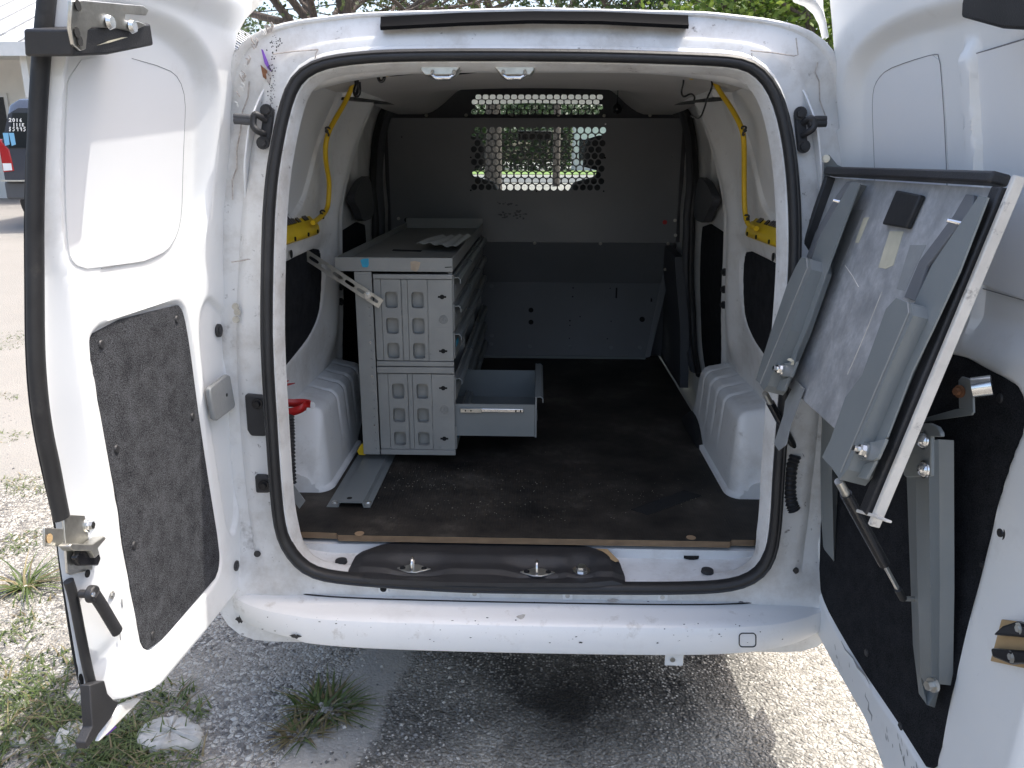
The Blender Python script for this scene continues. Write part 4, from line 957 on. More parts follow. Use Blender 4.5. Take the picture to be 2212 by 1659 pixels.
# ---------------------------------------------------------------- cab in front of the partition
for sx in (-.38, .38):
    st = MB()
    st.grid([[V((sx+w_*math.cos(a)*.5, y+d_*math.sin(a)*.5, z)) for a in [6.283*k/20 for k in range(20)]] for z, w_, d_, y in ((.60, .48, .48, 2.66), (.80, .50, .5, 2.62), (.88, .49, .20, 2.44), (1.15, .47, .17, 2.42), (1.36, .40, .13, 2.38), (1.41, .34, .09, 2.37), (1.44, .12, .05, 2.36), (1.47, .10, .05, 2.36), (1.49, .25, .09, 2.35), (1.58, .25, .10, 2.34), (1.63, .20, .08, 2.335), (1.645, .10, .05, 2.33))], cu=True)
    st.build('seat', M['trimgrey'], van, smooth=60)
ds = MB(); ds.grid([[(x, y, z) for x in (-.70, -.3, 0, .3, .70)] for y, z in ((2.95, .6), (2.98, 1.10), (3.06, 1.22), (3.3, 1.24), (3.72, 1.12))]); ds.build('dashboard', M['black'], van, smooth=50)
MB().tube([V((-.38+.18*math.cos(a), 2.86+.05*math.sin(a), 1.16+.17*math.sin(a))) for a in [6.283*k/28 for k in range(28)]], .014, 8, closed=True).build('steering_wheel', M['black'], van, smooth=60)
for sx in (-1, 1):
    MB().tube([(sx*.66, 2.88, 1.80), (sx*.68, 3.3, 1.50), (sx*.72, 3.72, 1.15)], .035, 8).build('windscreen_pillar', M['trimgrey'], van, smooth=60)
MB().tube([(0, 2.93, 1.74), (0, 2.90, 1.70)], .01, 6).box((0, 2.89, 1.66), (.20, .03, .05)).build('mirror', M['blackgloss'], van, bevel=.006)
# wheels
for sx in (-1, 1):
    for wy in (.86, 3.55):
        c = V((sx*.69, wy, .31+gh(sx*.69, wy))); prof = [(.185, -.085), (.20, -.095), (.25, -.10), (.285, -.095), (.305, -.075), (.311, -.04), (.312, 0), (.311, .04), (.305, .075), (.285, .095), (.25, .10), (.20, .095), (.185, .085)]
        ty = MB(); ty.grid([[c+V((q, r*math.cos(a), r*math.sin(a))) for r, q in prof] for a in [6.2831853*k/48 for k in range(48)]], cv=True)
        wh = ty.build('wheel', M['rubber'], van, smooth=40)
        rm = MB(); rm.grid([[c+V((sx*q, r*math.cos(a), r*math.sin(a))) for r, q in ((.185, .085), (.175, .07), (.165, .03), (.12, .04), (.07, .06), (.03, .062), (.001, .062))] for a in [6.2831853*k/32 for k in range(32)]], cv=True); rm.build('rim', M['steel'], wh, smooth=40)
# ================================================================ DRAWER CABINET
cabt = thing('drawer_cabinet', (-.39, 1.17, .56), 'grey steel parts cabinet with square cut-outs and one drawer pulled open', 'cabinet')
CY = .4965
def fc(u, v, dy=0): p = at(u, v, Y=CY+dy); return p
def k7(x, y): return (567+x/2.7924, 432+y/2.7924)
XL, XR = -.545, -.242
zb, zt = fc(985, 982).z, 1.191
# channel rail on the floor under it
ch = thing('floor_channel', (-.45, .5, .545), 'grey pressed steel channel rail on the floor under the cabinet', 'rail')
xa = [at(u, 1097, Z=.5465).x for u in (705, 736, 744, 787, 795, 800)]; y0 = at(750, 1097, Z=.5465).y
x0 = at(705, 1097, Z=.5465).x; x1 = at(800, 1097, Z=.5465).x; w_ = x1-x0
prof = [(x0, .5475), (x0+.27*w_, .5475), (x0+.30*w_, .562), (x0+.82*w_, .562), (x0+.85*w_, .5475), (x1, .5475), (x1, .5497), (x0+.87*w_, .5497), (x0+.84*w_, .5645), (x0+.28*w_, .5645), (x0+.25*w_, .5497), (x0, .5497)]
MB().prism([(x, y0, z) for x, z in prof], (0, 1.75, 0)).build('channel', M['grey'], ch)
for u, v in ((723, 1085), (795, 1085)):
    p = at(u, v, Z=.5497); MB().cyl((p.x, p.y, .549), (p.x, p.y, .5535), .010, .008, 16).build('bolt', M['steel'], ch, smooth=40)
p = at(755, 1076, Z=.5645); MB().cyl((p.x, p.y, .5643), (p.x, p.y, .565), .008, seg=14).build('rail_hole', M['hole'], ch)
# end panels with rounded windows
YE = 1.84
def endpanel(zlo, zhi, cols, rowsv, name):
    mb = MB(); xs_ = [XL+.055]
    cs = [(fc(a, 700).x, fc(b, 700).x) for a, b in cols]; rs = [(fc(900, b).z, fc(900, a).z) for a, b in rowsv]
    ptf = lambda x, z, t: (x, CY+t, z)
    xx = [XL+.055, cs[0][0]-.012, cs[0][1]+.012, cs[1][0]-.012, cs[1][1]+.012, XR]
    zc = [zhi]
    for a, b in rs: zc += [b+.008, a-.008]
    zc.append(zlo)
    for i in range(5):
        d = 0 if i in (1, 3) else (-.0025 if i == 4 else .002)
        p2 = lambda x, z, t, d=d: (x, CY+d+t, z)
        for j in range(len(zc)-1):
            a_, b_ = xx[i]+.0008, xx[i+1]-.0008
            if i in (1, 3) and j % 2 == 1:
                c_ = cs[0] if i == 1 else cs[1]; r_ = rs[j//2]
                n = 24; lo = []
                hw, hh = (c_[1]-c_[0])/2, (r_[1]-r_[0])/2; cx, cz = (c_[0]+c_[1])/2, (r_[0]+r_[1])/2
                for k in range(n):
                    q, s_ = math.cos(6.2831853*k/n), math.sin(6.2831853*k/n); m_ = (abs(q)**6+abs(s_)**6)**(1/6); lo.append((cx+hw*q/m_, cz+hh*s_/m_))
                hole_cell(mb, a_, zc[j+1], b_, zc[j], lo, p2, .022)
            else: plain(mb, a_, zc[j+1], b_, zc[j], p2, .010)
    mb.add([(XL+.05, CY+.026, zlo), (XR, CY+.026, zlo), (XR, CY+.026, zhi), (XL+.05, CY+.026, zhi)], [(0, 1, 2, 3)])
    return mb.build(name, M['cab'], cabt)
COLS1 = [(834, 861), (890.5, 917)]; COLS2 = [(841, 868), (895, 921)]
zm1, zm2 = fc(900, 779).z, fc(900, 808).z
e1 = endpanel(zm1, fc(900, 604).z, COLS1, [(631, 666), (687, 722), (741, 775)], 'end_panel')
e2 = endpanel(fc(900, 970).z, zm2, COLS2, [(829, 862), (882, 913), (933, 962.5)], 'end_panel')
# horizontal rails with a little step
for v0, v1, d in ((592, 603, -.004), (780, 791, -.004), (792, 806, -.006), (970.5, 982, -.005)):
    a, b = fc(900, v0).z, fc(900, v1).z
    MB().box(((XL+XR)/2+.028, CY+.006+d, (a+b)/2), (XR-XL-.055, .012, a-b-.0012)).build('cross_rail', M['cab'], cabt, bevel=.0015)
# corner post with rivet holes
po = MB().box((XL+.026, CY-.007, (zb+zt)/2), (.054, .004, zt-zb)).box((XL+.001, CY+.03, (zb+zt)/2), (.004, .07, zt-zb)).build('corner_post', M['cab'], cabt, bevel=.001)
for k in range(21):
    z = lerp(zb+.02, zt-.03, k/20); MB().cyl((XL+.040, CY-.0085, z), (XL+.040, CY-.0105, z), .0042, .003, 10).build('rivet', M['bright'] if k in (3, 9, 13) else M['cab'], po)
MB().prism([(XL+x, CY-.0095, zt-.018+z) for x, z in ((0.0, .010), (.045, .010), (.055, .0), (.050, -.022), (.0, -.022))], (0, -.002, 0)).build('gusset', M['cab'], po)
# carcass: back wall, dividers, top
MB().box(((XL+.0025), (CY+YE)/2+.04, (zb+zt)/2), (.003, YE-CY-.08, zt-zb)).build('back_wall', M['cab'], cabt)
for y in (.955, 1.40, YE): MB().box(((XL+XR)/2, y, (zb+zt)/2), (XR-XL-.012, .006, zt-zb-.002)).build('divider', M['cab'], cabt)
MB().box(((XL+XR)/2, (CY+YE)/2+.01, zb+.004), (XR-XL-.012, YE-CY-.02, .008)).build('base', M['cab'], cabt)
for x in (XR-.008,): MB().box((x, CY+.018, (zb+zt)/2), (.012, .012, zt-zb-.004)).build('front_stile', M['cab'], cabt)
# tray on top
tr = MB(); tx0, tx1, ty0, ty1, tz0, tz1 = -.604, -.240, .488, 1.86, 1.193, 1.235
tr.box(((tx0+tx1)/2, ty0+.0015, (tz0+tz1)/2), (tx1-tx0, .003, tz1-tz0)).box(((tx0+tx1)/2, ty1-.0015, (tz0+tz1)/2+.01), (tx1-tx0, .003, tz1-tz0+.02))
tr.box((tx0+.0015, (ty0+ty1)/2, (tz0+tz1)/2), (.003, ty1-ty0-.008, tz1-tz0-.002)).box((tx1-.0015, (ty0+ty1)/2, (tz0+tz1)/2), (.003, ty1-ty0-.008, tz1-tz0-.002)).box(((tx0+tx1)/2, (ty0+ty1)/2, tz0+.016), (tx1-tx0-.008, ty1-ty0-.008, .003))
tray = tr.build('top_tray', M['cab'], cabt)
for (u, v, s_, m, rot) in ((789, 568, .013, 'blue', .15), (897, 575, .015, 'tape_tan', -.1)):
    p = fc(u, v, -.0095); pts = [(s_*1.0, s_*.9), (-s_*.2, s_*1.05), (-s_*1.05, s_*.8), (-s_*.85, -s_*.9), (s_*.3, -s_*1.1), (s_*.75, -s_*.6)]
    MB().prism([(p.x+x*math.cos(rot)-z*math.sin(rot), ty0-.0003, p.z+x*math.sin(rot)+z*math.cos(rot)) for x, z in pts], (0, -.0007, 0)).build('tape_patch', M[m], tray)
MB().prism([fc(*k7(x, y), -.0092) for x, y in ((1100, 404), (1142, 402), (1142, 407), (1100, 409))], (0, -.0005, 0)).build('pen_mark', M['hole'], tray)
c = [at(*k7(x, y), Z=tz0+.018) for x, y in ((790, 298), (962, 304), (955, 312), (782, 306))]
MB().prism([(p.x, p.y, tz0+.0178) for p in c], (0, 0, .0008)).build('tray_slot', M['hole'], tray)
# key-shaped slots and embossed emblems
for x, y in ((1083, 585), (1090, 912), (1090, 1135), (1097, 1440)):
    p = fc(*k7(x, y), -.003); y_ = CY-.0027
    MB().cyl((p.x, y_, p.z), (p.x, y_-.0006, p.z), .0075, seg=16).box((p.x, y_-.0001, p.z), (.026, .0008, .006)).build('key_slot', M['hole'], cabt)
for x, y in ((1090, 722), (1097, 1265)):
    p = fc(*k7(x, y), -.003); y_ = CY-.0035
    em = MB().tube([(p.x+.013*math.cos(a), y_, p.z+.013*math.sin(a)) for a in [6.2831853*k/24 for k in range(24)]], .0012, 6, closed=True)
    em.tube([(p.x+.0095*math.cos(a), y_, p.z+.0095*math.sin(a)) for a in [6.2831853*k/20 for k in range(20)]], .0008, 5, closed=True)
    for a_, b_ in (((-.006, -.005), (-.001, .006)), ((-.001, .006), (.001, -.005)), ((-.004, -.001), (.0, -.001)), ((.001, .006), (.006, .006)), ((.001, .001), (.006, .001)), ((.006, .001), (.006, -.005)), ((.006, -.005), (.002, -.005)), ((.001, .006), (.001, .001))):
        em.tube([(p.x+a_[0], y_, p.z+a_[1]), (p.x+b_[0], y_, p.z+b_[1])], .001, 5)
    em.build('emblem', M['cab'], cabt)
    MB().box((p.x, y_+.0006, p.z-.026), (.034, .001, .0035)).build('emblem_bar', M['cab'], cabt)
# drawers: three columns of six
cols = [(.515, .952), (.962, 1.397), (1.407, 1.836)]
zlow = [zb+.012+k*(zm2-zb-.02)/3 for k in range(4)]; zup = [zm1+.004+k*(zt-zm1-.012)/3 for k in range(4)]
drw = [(zlow[i], zlow[i+1]-.006) for i in range(3)]+[(zup[i], zup[i+1]-.006) for i in range(3)]
OPENX = at(1160, 905, Y=.535).x
for ci, (ya, yb) in enumerate(cols):
    for ri, (za, zc_) in enumerate(drw):
        op = ci == 0 and ri == 1
        xf = OPENX if op else XR+.004
        zz0, zz1 = (za-.03, zc_-.004) if op else (za, zc_)
        if op: zz0, zz1 = at(1000, 937, Y=.535).z, at(1000, 869, Y=.535).z
        f = MB().box((xf-.004, (ya+yb)/2, (zz0+zz1)/2+(.012 if op else 0)), (.006, yb-ya, zz1-zz0+(.03 if op else 0)))
        dr = f.build('drawer', M['grey'] if op else M['cab'], cabt, bevel=.001)
        zh = zz1+(.026 if op else -.006)
        MB().prism([(xf-.001, ya+.004, zh), (xf+.012, ya+.004, zh+.002), (xf+.020, ya+.004, zh-.006), (xf+.020, ya+.004, zh-.020), (xf+.0175, ya+.004, zh-.020), (xf+.0175, ya+.004, zh-.007), (xf+.011, ya+.004, zh-.001), (xf-.001, ya+.004, zh-.003)], (0, yb-ya-.008, 0)).build('handle', M['grey'], dr)
        MB().box((xf+.0005, ya+.06, (zz0+zz1)/2), (.001, .06, .02)).build('label_card', M['duct' if (ci+ri) % 3 else 'blue'], dr)
        if op:
            L_ = XR-.06; bx = MB()
            bx.box(((L_+xf)/2-.004, ya+.004, (zz0+zz1)/2), (xf-L_-.008, .003, zz1-zz0)).box(((L_+xf)/2-.004, yb-.004, (zz0+zz1)/2), (xf-L_-.008, .003, zz1-zz0)).box(((L_+xf)/2-.004, (ya+yb)/2, zz0+.004), (xf-L_-.008, yb-ya-.014, .003)).box((L_, (ya+yb)/2, (zz0+zz1)/2), (.003, yb-ya-.014, zz1-zz0))
            bx.build('drawer_box', M['grey'], dr)
            a = at(998, 881, Y=ya); b = at(1131, 891, Y=ya); s0 = at(1040, 886, Y=ya)
            MB().box(((a.x+b.x)/2, ya-.001, (a.z+b.z)/2), (b.x-a.x, .008, abs(a.z-b.z))).build('slide_rail', M['bright'], dr, bevel=.002)
            MB().box((a.x+.03, ya-.006, (a.z+b.z)/2), (.07, .006, .014)).build('slide_rail', M['steel'], dr, bevel=.001)
            for x in (a.x+.012, a.x+.03, b.x-.01, b.x-.025): MB().cyl((x, ya-.0092, (a.z+b.z)/2), (x, ya-.0098, (a.z+b.z)/2), .0028, seg=10).build('rail_hole', M['hole'], dr)
# crumpled corrugated sheet lying in the tray
px = [k7(920, 262), k7(1000, 225), k7(1110, 203), k7(1262, 207), k7(1240, 245), k7(1170, 277), k7(1060, 262)]
zs_ = tz1+.002; A = at(*k7(925, 262), Z=zs_); B = at(*k7(1165, 276), Z=zs_); Cc = at(*k7(1262, 207), Z=zs_+.004); Dd = at(*k7(1085, 203), Z=zs_)
rows = []
for i in range(13):
    t = i/12; r_ = []
    for j in range(33):
        s_ = j/32; p = lerp(lerp(A, B, s_), lerp(Dd, Cc, s_), t)
        r_.append(p+V((0, 0, .0035*math.sin(s_*22+t*1.5)+.003*math.sin(t*4+s_*5)-.004*t)))
    rows.append(r_)
tag(slab(rows, lambda p: p-V((0, 0, .0012))).build('corrugated_sheet', pm('pale_grey_plastic', (.50, .51, .50), .5, var=.05, vs=30), smooth=60), 'crumpled pale corrugated sheet lying on the tray of the cabinet', 'plastic sheet')
# yellow scrap behind the foot of the cabinet post
c = [at(u, v, Y=CY+.02) for u, v in ((771, 975), (778, 962), (787, 958), (789, 984), (775, 983))]
tag(MB().prism(c, (0, .02, 0)).build('yellow_scrap', M['yellow'], bevel=.002), 'small folded yellow scrap wedged behind the foot of the cabinet post', 'scrap')
# slotted strut from the wall to the post
sb = thing('slotted_strut', at(640, 540, Y=.45), 'perforated zinc steel strap bracing the cabinet post to the side wall', 'bracket')
YS = CY-.020
A = at(*k7(200, 290), Y=YS); B = at(*k7(705, 622), Y=YS); d = (B-A); L_ = d.length; d.normalize(); nn = V((0, -1, 0)); wv = d.cross(nn).normalized(); hw = .0155
def st(a, b, t): return A+d*a+wv*b+V((0, t, 0))
mb = MB(); nsl = 7; gap = L_/nsl
for k in range(nsl):
    a0, a1 = k*gap, (k+1)*gap; loop = []
    for q in range(16):
        c_, s_ = math.cos(6.2831853*q/16), math.sin(6.2831853*q/16); m_ = (abs(c_)**4+abs(s_)**4)**.25; loop.append(((a0+a1)/2+.017*c_/m_, .0055*s_/m_))
    hole_cell(mb, a0, -hw, a1, hw, loop, st, .003)
plain(mb, -.02, -hw, 0, hw, st, .003); plain(mb, L_, -hw, L_+.006, hw, st, .003)
mb.build('strap', M['steel'], sb)
p = at(*k7(632, 577), Y=YS); MB().bolt(p, (0, -1, 0), .009, .008).build('bolt', M['bright'], sb)
c = [at(*k7(x, y), Y=YS+.01) for x, y in ((150, 265), (225, 262), (252, 285), (252, 330), (160, 328))]
MB().prism(c, (0, .03, 0)).build('wall_clip', M['steel'], sb, bevel=.002)
p = at(*k7(213, 297), Y=YS+.008); MB().bolt(p, (0, -1, 0), .010, .010).build('bolt', M['bright'], sb)
p = at(*k7(172, 300), Y=YS+.008); MB().bolt(p, (0, -1, 0), .009, .010).build('bolt', M['rust'], sb)
# ================================================================ FOLD-UP TABLE ON THE RIGHT DOOR
T0 = V((.70, -.04, 1.50)); EB = V((-.238, 0, -.9713)).normalized(); EA = V((0, -1, 0)); TN = V((-.9713, 0, .238)).normalized()
def tp(u, v, o=0): return onplane(u, v, T0+TN*o, TN)
def c1(x, y): return (1620+x/3.4128, 324+y/3.4128)
def c2(x, y): return (1620+x/3.4128, 756+y/3.4128)
def c3(x, y): return (1620+x/3.5226, 1188+y/3.5226)
tab = thing('folding_table', (.75, -.38, .55), 'grey metal fold-up table with scuffed aluminium underside mounted on the door', 'table')
def alu():
    m, nt, L, P = newmat('scuffed_aluminium'); tc = nt.new('ShaderNodeTexCoord'); mp = nt.new('ShaderNodeMapping'); mp.inputs['Rotation'].default_value = (.24, 0, 0); mp.inputs['Scale'].default_value = (1, 1.25, 1); L.new(tc.outputs['Object'], mp.inputs[0])
    n1 = N(nt, 'ShaderNodeTexNoise', i_Scale=13, i_Detail=10, i_Roughness=.7); L.new(mp.outputs[0], n1.inputs['Vector'])
    n2 = N(nt, 'ShaderNodeTexNoise', i_Scale=70, i_Detail=5, i_Roughness=.7); L.new(mp.outputs[0], n2.inputs['Vector'])
    r = ramp(nt, [(.33, (.33, .34, .35)), (.5, (.41, .42, .43)), (.64, (.50, .51, .52)), (.8, (.62, .63, .64))])
    ad = N(nt, 'ShaderNodeMath', operation='MULTIPLY_ADD'); L.new(n2.outputs[0], ad.inputs[0]); ad.inputs[1].default_value = .4; 
    su = N(nt, 'ShaderNodeMath', operation='SUBTRACT'); L.new(n1.outputs[0], su.inputs[0]); su.inputs[1].default_value = .2; L.new(su.outputs[0], ad.inputs[2])
    L.new(ad.outputs[0], r.inputs[0]); L.new(r.outputs[0], P.inputs['Base Color']); P.inputs['Metallic'].default_value = .4
    rr = ramp(nt, [(.3, .42), (.7, .62)]); L.new(n1.outputs[0], rr.inputs[0]); L.new(rr.outputs[0], P.inputs['Roughness'])
    b = N(nt, 'ShaderNodeBump', i_Strength=.05, i_Distance=.001); L.new(n1.outputs[0], b.inputs['Height']); L.new(b.outputs[0], P.inputs['Normal']); return m
M['alu'] = alu()
M['edge'] = pm('bare_board_edge', (.62, .58, .52), .6, var=.12, vs=18, dirt=[((.12, .10, .09), 40, .6, .7, .6)])
def poly(cfun, pts, o, th, name, mat, parent=tab, bevel=.0012):
    return MB().prism([tp(*cfun(x, y), o) for x, y in pts], -TN*th).build(name, mat, parent, bevel=bevel)
# sheet
sheet_px = [c1(640, 185), c1(1840, 285), c2(840, 830), c2(540, 800), c2(240, 480), c2(120, 200)]
sh = [T0+EA*a+EB*b for a, b in ((.012, .012), (.668, .012), (.668, .475), (.012, .475))]
MB().prism(sh, -TN*.010).build('sheet', M['alu'], tab)
# black edge beads and the pale outer edge
def bar(p, q, up, w_, h_, name, mat, bev=.002):
    p, q = V(p), V(q); d = (q-p).normalized(); s = d.cross(up).normalized()
    return MB().prism([p+s*(w_/2)+up*(h_/2), p-s*(w_/2)+up*(h_/2), p-s*(w_/2)-up*(h_/2), p+s*(w_/2)-up*(h_/2)], q-p).build(name, mat, tab, bevel=bev)
bar(T0+EA*-.004+TN*.010, T0+EA*.684+TN*.010, TN, .018, .030, 'edge_bead', M['black'], .004)
bar(T0+EA*.006+EB*.012+TN*.009, T0+EA*.006+EB*.40+TN*.009, TN, .016, .024, 'edge_bead', M['black'], .003)
pr0, pr1 = tp(*c1(1870, 330), .012), tp(*c2(830, 1170), .012)
ar0 = (pr0-T0).dot(EA); br0 = (pr0-T0).dot(EB); ar1 = (pr1-T0).dot(EA); br1 = (pr1-T0).dot(EB)
am = (ar0+ar1)/2
bar(T0+EA*am+EB*.012+TN*.008, T0+EA*am+EB*br1+TN*.008, TN, .026, .022, 'edge_bead', M['black'], .003)
bar(T0+EA*(am+.021)+EB*-.006+TN*.004, T0+EA*(am+.021)+EB*(br1+.012)+TN*.004, TN, .010, .017, 'pale_edge', M['edge'], .002)
poly(c2, [(785, 1172), (900, 1205), (1005, 1250), (1000, 1268), (880, 1225), (778, 1195)], .016, .01, 'edge_foot', M['edge'])
# support channels: tapered hat sections
def hat(cf, top, wall, name, o=.036):
    m = MB().prism([tp(*c, o) for c in top], -TN*.003); w0 = [tp(*c, o) for c in wall]; k = len(wall)
    m.grid([[p for p in w0], [p-TN*o for p in w0]]); return m.build(name, M['grey'], tab)
Rt = [c1(1690, 335), c1(1752, 350), c1(1540, 900), c1(1340, 1330), c1(1190, 1640), c2(1010, 640), c2(830, 1010-180), c2(720, 905), c2(640, 900), c2(700, 560), c1(1215, 1120), c1(1340, 850)]
hat(None, Rt, [c1(1690, 335), c1(1340, 850), c1(1215, 1120), c2(700, 560)], 'support_channel', .034)
Lt = [c1(745, 236), c1(808, 246), c1(590, 830), c1(430, 1290), c1(340, 1500), c1(300, 1640), c2(270, 200), c2(150, 250), c1(330, 1160), c1(445, 830), c1(520, 620), c1(690, 330)]
hat(None, Lt, [c1(745, 236), c1(690, 330), c1(520, 620), c1(445, 830), c1(330, 1160), c2(150, 250)], 'support_channel', .034)
# inner walls of the hats: their shade put in as darker grey plates
poly(c1, [(1590, 325), (1650, 333), (1640, 420), (1300, 860), (1215, 1115), (1135, 1085), (1245, 820), (1500, 480)], .008, .006, 'shaded_channel_wall', M['greyd'])
poly(c1, [(712, 232), (750, 236), (680, 340), (510, 640), (440, 800), (415, 790), (480, 610), (640, 330)], .008, .006, 'shaded_channel_wall', M['greyd'])
# lower covers: folded arms pivoted on the channels
def cover(pts, side, name):
    poly(lambda x, y: (x, y), pts, .058, .003, name, M['grey'])
    m = MB(); s_ = [tp(*c, .058) for c in side]; m.grid([s_, [p-TN*.045 for p in s_]]); return m.build(name+'_side', M['grey'], tab)
Rc = [c1(1078, 1085), c1(1160, 1122), c1(1196, 1135), c1(1204, 1220), c1(1010, 1650), c2(720, 880), c2(660, 955), c2(600, 870), c2(560, 830), c2(528, 790), c2(590, 665), c2(700, 350), c1(825, 1655), c1(1000, 1170)]
cover(Rc, [c1(1160, 1122), c1(1196, 1135), c1(1204, 1220), c1(1010, 1650), c2(720, 880), c2(660, 955)], 'swing_arm')
Lc = [c1(378, 786), c1(445, 805), c1(452, 880), c1(300, 1320), c2(130, 260), c2(100, 300), c2(62, 240), c2(40, 220), c1(140, 1380), c1(270, 1000), c1(335, 860)]
cover(Lc, [c1(445, 805), c1(452, 880), c1(300, 1320), c2(130, 260), c2(100, 300)], 'swing_arm')
for pts in ([c1(418, 802), c1(424, 870), c2(75, 250)], [c1(1165, 1128), c1(1172, 1200), c2(670, 900)]):
    MB().tube([tp(*p, .059) for p in pts], .0016, 6).build('fold_line', M['cab'], tab)
# pivot plates and bolts
poly(c2, [(830, 690), (1000, 655), (935, 800), (905, 815), (800, 805)], .045, .006, 'pivot_plate', M['grey'])
poly(c2, [(215, 100), (345, 85), (300, 200), (190, 185)], .045, .006, 'pivot_plate', M['grey'])
poly(c2, [(735, 880), (925, 812), (850, 955), (770, 930)], .036, .006, 'pivot_plate', M['grey'])
poly(c2, [(135, 235), (285, 200), (245, 305), (150, 290)], .036, .006, 'pivot_plate', M['grey'])
for x, y in ((847, 742), (234, 146)):
    p = tp(*c2(x, y), .046); MB().cyl(p, p+TN*.004, .0145, seg=20).cyl(p, p+TN*.011, .0095, seg=6).cyl(p, p+TN*.019, .005, seg=10).build('pivot_bolt', M['bright'], tab)
for x, y in ((655, 378), (1520, 530)):
    p = tp(*c1(x, y), .02); MB().cyl(p-TN*.02, p+TN*.006+EA*-.016, .0035, seg=8).build('stud', M['bright'], tab)
# black pad, tape strips, scuffs
poly(c1, [(1075, 295), (1256, 330), (1148, 575), (970, 545)], .012, .011, 'foam_pad', M['rubber'], bevel=.003)
poly(c1, [(838, 500), (879, 495), (800, 685), (774, 682)], .0006, .0005, 'tape_strip', M['cream'], bevel=0)
poly(c1, [(1030, 598), (1132, 600), (1056, 850), (1000, 876), (946, 866), (990, 720)], .0006, .0005, 'tape_strip', M['cream'], bevel=0)
poly(c1, [(745, 440), (838, 440), (640, 930), (610, 915)], .0004, .0003, 'tape_strip', M['duct'], bevel=0)
poly(c1, [(1180, 700), (1300, 700), (1140, 1040), (1080, 1025)], .0004, .0003, 'tape_strip', M['duct'], bevel=0)
for a_, b_ in (((700, 850), (800, 1010)), ((970, 1050), (720, 1655))):
    MB().tube([tp(*c1(*a_), .0005), tp(*c1((a_[0]+b_[0])/2+6, (a_[1]+b_[1])/2), .0005), tp(*c1(*b_), .0005)], .0009, 4).build('scratch', M['edge'], tab)
dt = [c2(345, 225), c2(405, 285), c2(300, 570), c2(270, 700), c2(215, 742), c2(180, 690), c2(250, 480), c2(262, 380)]
MB().prism([tp(*p, .006) for p in dt], TN*.0012).build('duct_tape', M['duct'], tab)
p = tp(*c1(310, 1548), .05); MB().tube([p+EA*-.006, p+TN*.008, p+EA*.012+TN*.002, p+EA*.010+EB*.008], .0035, 6, flat=.3).build('paper_curl', M['cream'], tab)
# door rails
def dr(x, y, cf, X): return at(*cf(x, y), X=X)
# right rail: folded channel, measured at three heights
rr = [(c2(1118, 600), c2(1215, 600), c2(1330, 590), c2(1402, 600), .712), (c2(1145, 1659), c2(1235, 1659), c2(1350, 1659), c2(1415, 1659), .748), (c3(1204, 940), c3(1292, 1000), c3(1400, 960), c3(1466, 860), .770)]
rows = []
for l, a_, b_, r_, X in rr:
    P_ = [at(*l, X=X+.02), at(*a_, X=X-.012), at(*b_, X=X-.012), at(*r_, X=X+.012)]
    z = sum(p.z for p in P_)/4
    rows.append([V((X+.036, P_[0].y+.012, z)), V((P_[0].x, P_[0].y, z)), V((P_[1].x, P_[1].y, z)), V((P_[2].x, P_[2].y, z)), V((P_[3].x, P_[3].y, z)), V((X+.036, P_[3].y-.004, z))])
m = MB(); m.grid(rows); rl = m.build('door_rail', M['grey'], tab); sol = rl.modifiers.new('s', 'SOLIDIFY'); sol.thickness = .003
b_ = rows[-1]; MB().prism([b_[1], b_[2], b_[3], b_[4], b_[4]+V((0, .004, -.055)), b_[3]+V((0, .006, -.035)), b_[2]+V((0, -.004, -.035))], (.003, 0, 0)).build('rail_foot', M['grey'], tab)
p = dr(1400, 1025, c3, .76); MB().bolt(p, (-1, -.3, 0), .010, .016).build('rail_bolt', M['steel'], tab)
tpl = [c2(1130, 560), c2(1200, 545), c2(1320, 540), c2(1375, 565), c2(1402, 610), c2(1404, 640), c2(1330, 640), c2(1330, 930), c2(1150, 940), c2(1130, 920), c2(1120, 820), c2(1040, 800), c2(1060, 700)]
MB().prism([at(*q, X=.690) for q in tpl], (.008, 0, 0)).build('hinge_plate', M['grey'], tab, bevel=.002)
for x, y in ((1286, 668), (1291, 880)):
    p = dr(x, y, c2, .689); MB().cyl(p, p-V((.003, 0, 0)), .0155, seg=20).tube([p, p-V((.006, 0, 0)), p-V((.011, 0, 0)), p-V((.013, 0, 0))], .01, 14, rs=[.0135, .0125, .008, .002]).build('dome_bolt', M['bright'], tab, smooth=50)
# left rail
lr = [(c2(478, 760), c2(540, 770), c2(610, 860), c2(640, 900), .742), (c2(510, 1420), c2(548, 1470), c2(628, 1478), c2(656, 1480), .766)]
rows = []
for l, a_, b_, r_, X in lr:
    P_ = [at(*l, X=X+.015), at(*a_, X=X-.01), at(*b_, X=X-.01), at(*r_, X=X+.012)]; z = sum(p.z for p in P_)/4
    rows.append([V((X+.03, P_[0].y+.01, z)), V((P_[0].x, P_[0].y, z)), V((P_[1].x, P_[1].y, z)), V((P_[2].x, P_[2].y, z)), V((P_[3].x, P_[3].y, z))])
rows.insert(0, [p+V((-.012, .0, .20)) for p in rows[0]])
m = MB(); m.grid(rows); rl = m.build('door_rail', M['grey'], tab); sol = rl.modifiers.new('s', 'SOLIDIFY'); sol.thickness = .003
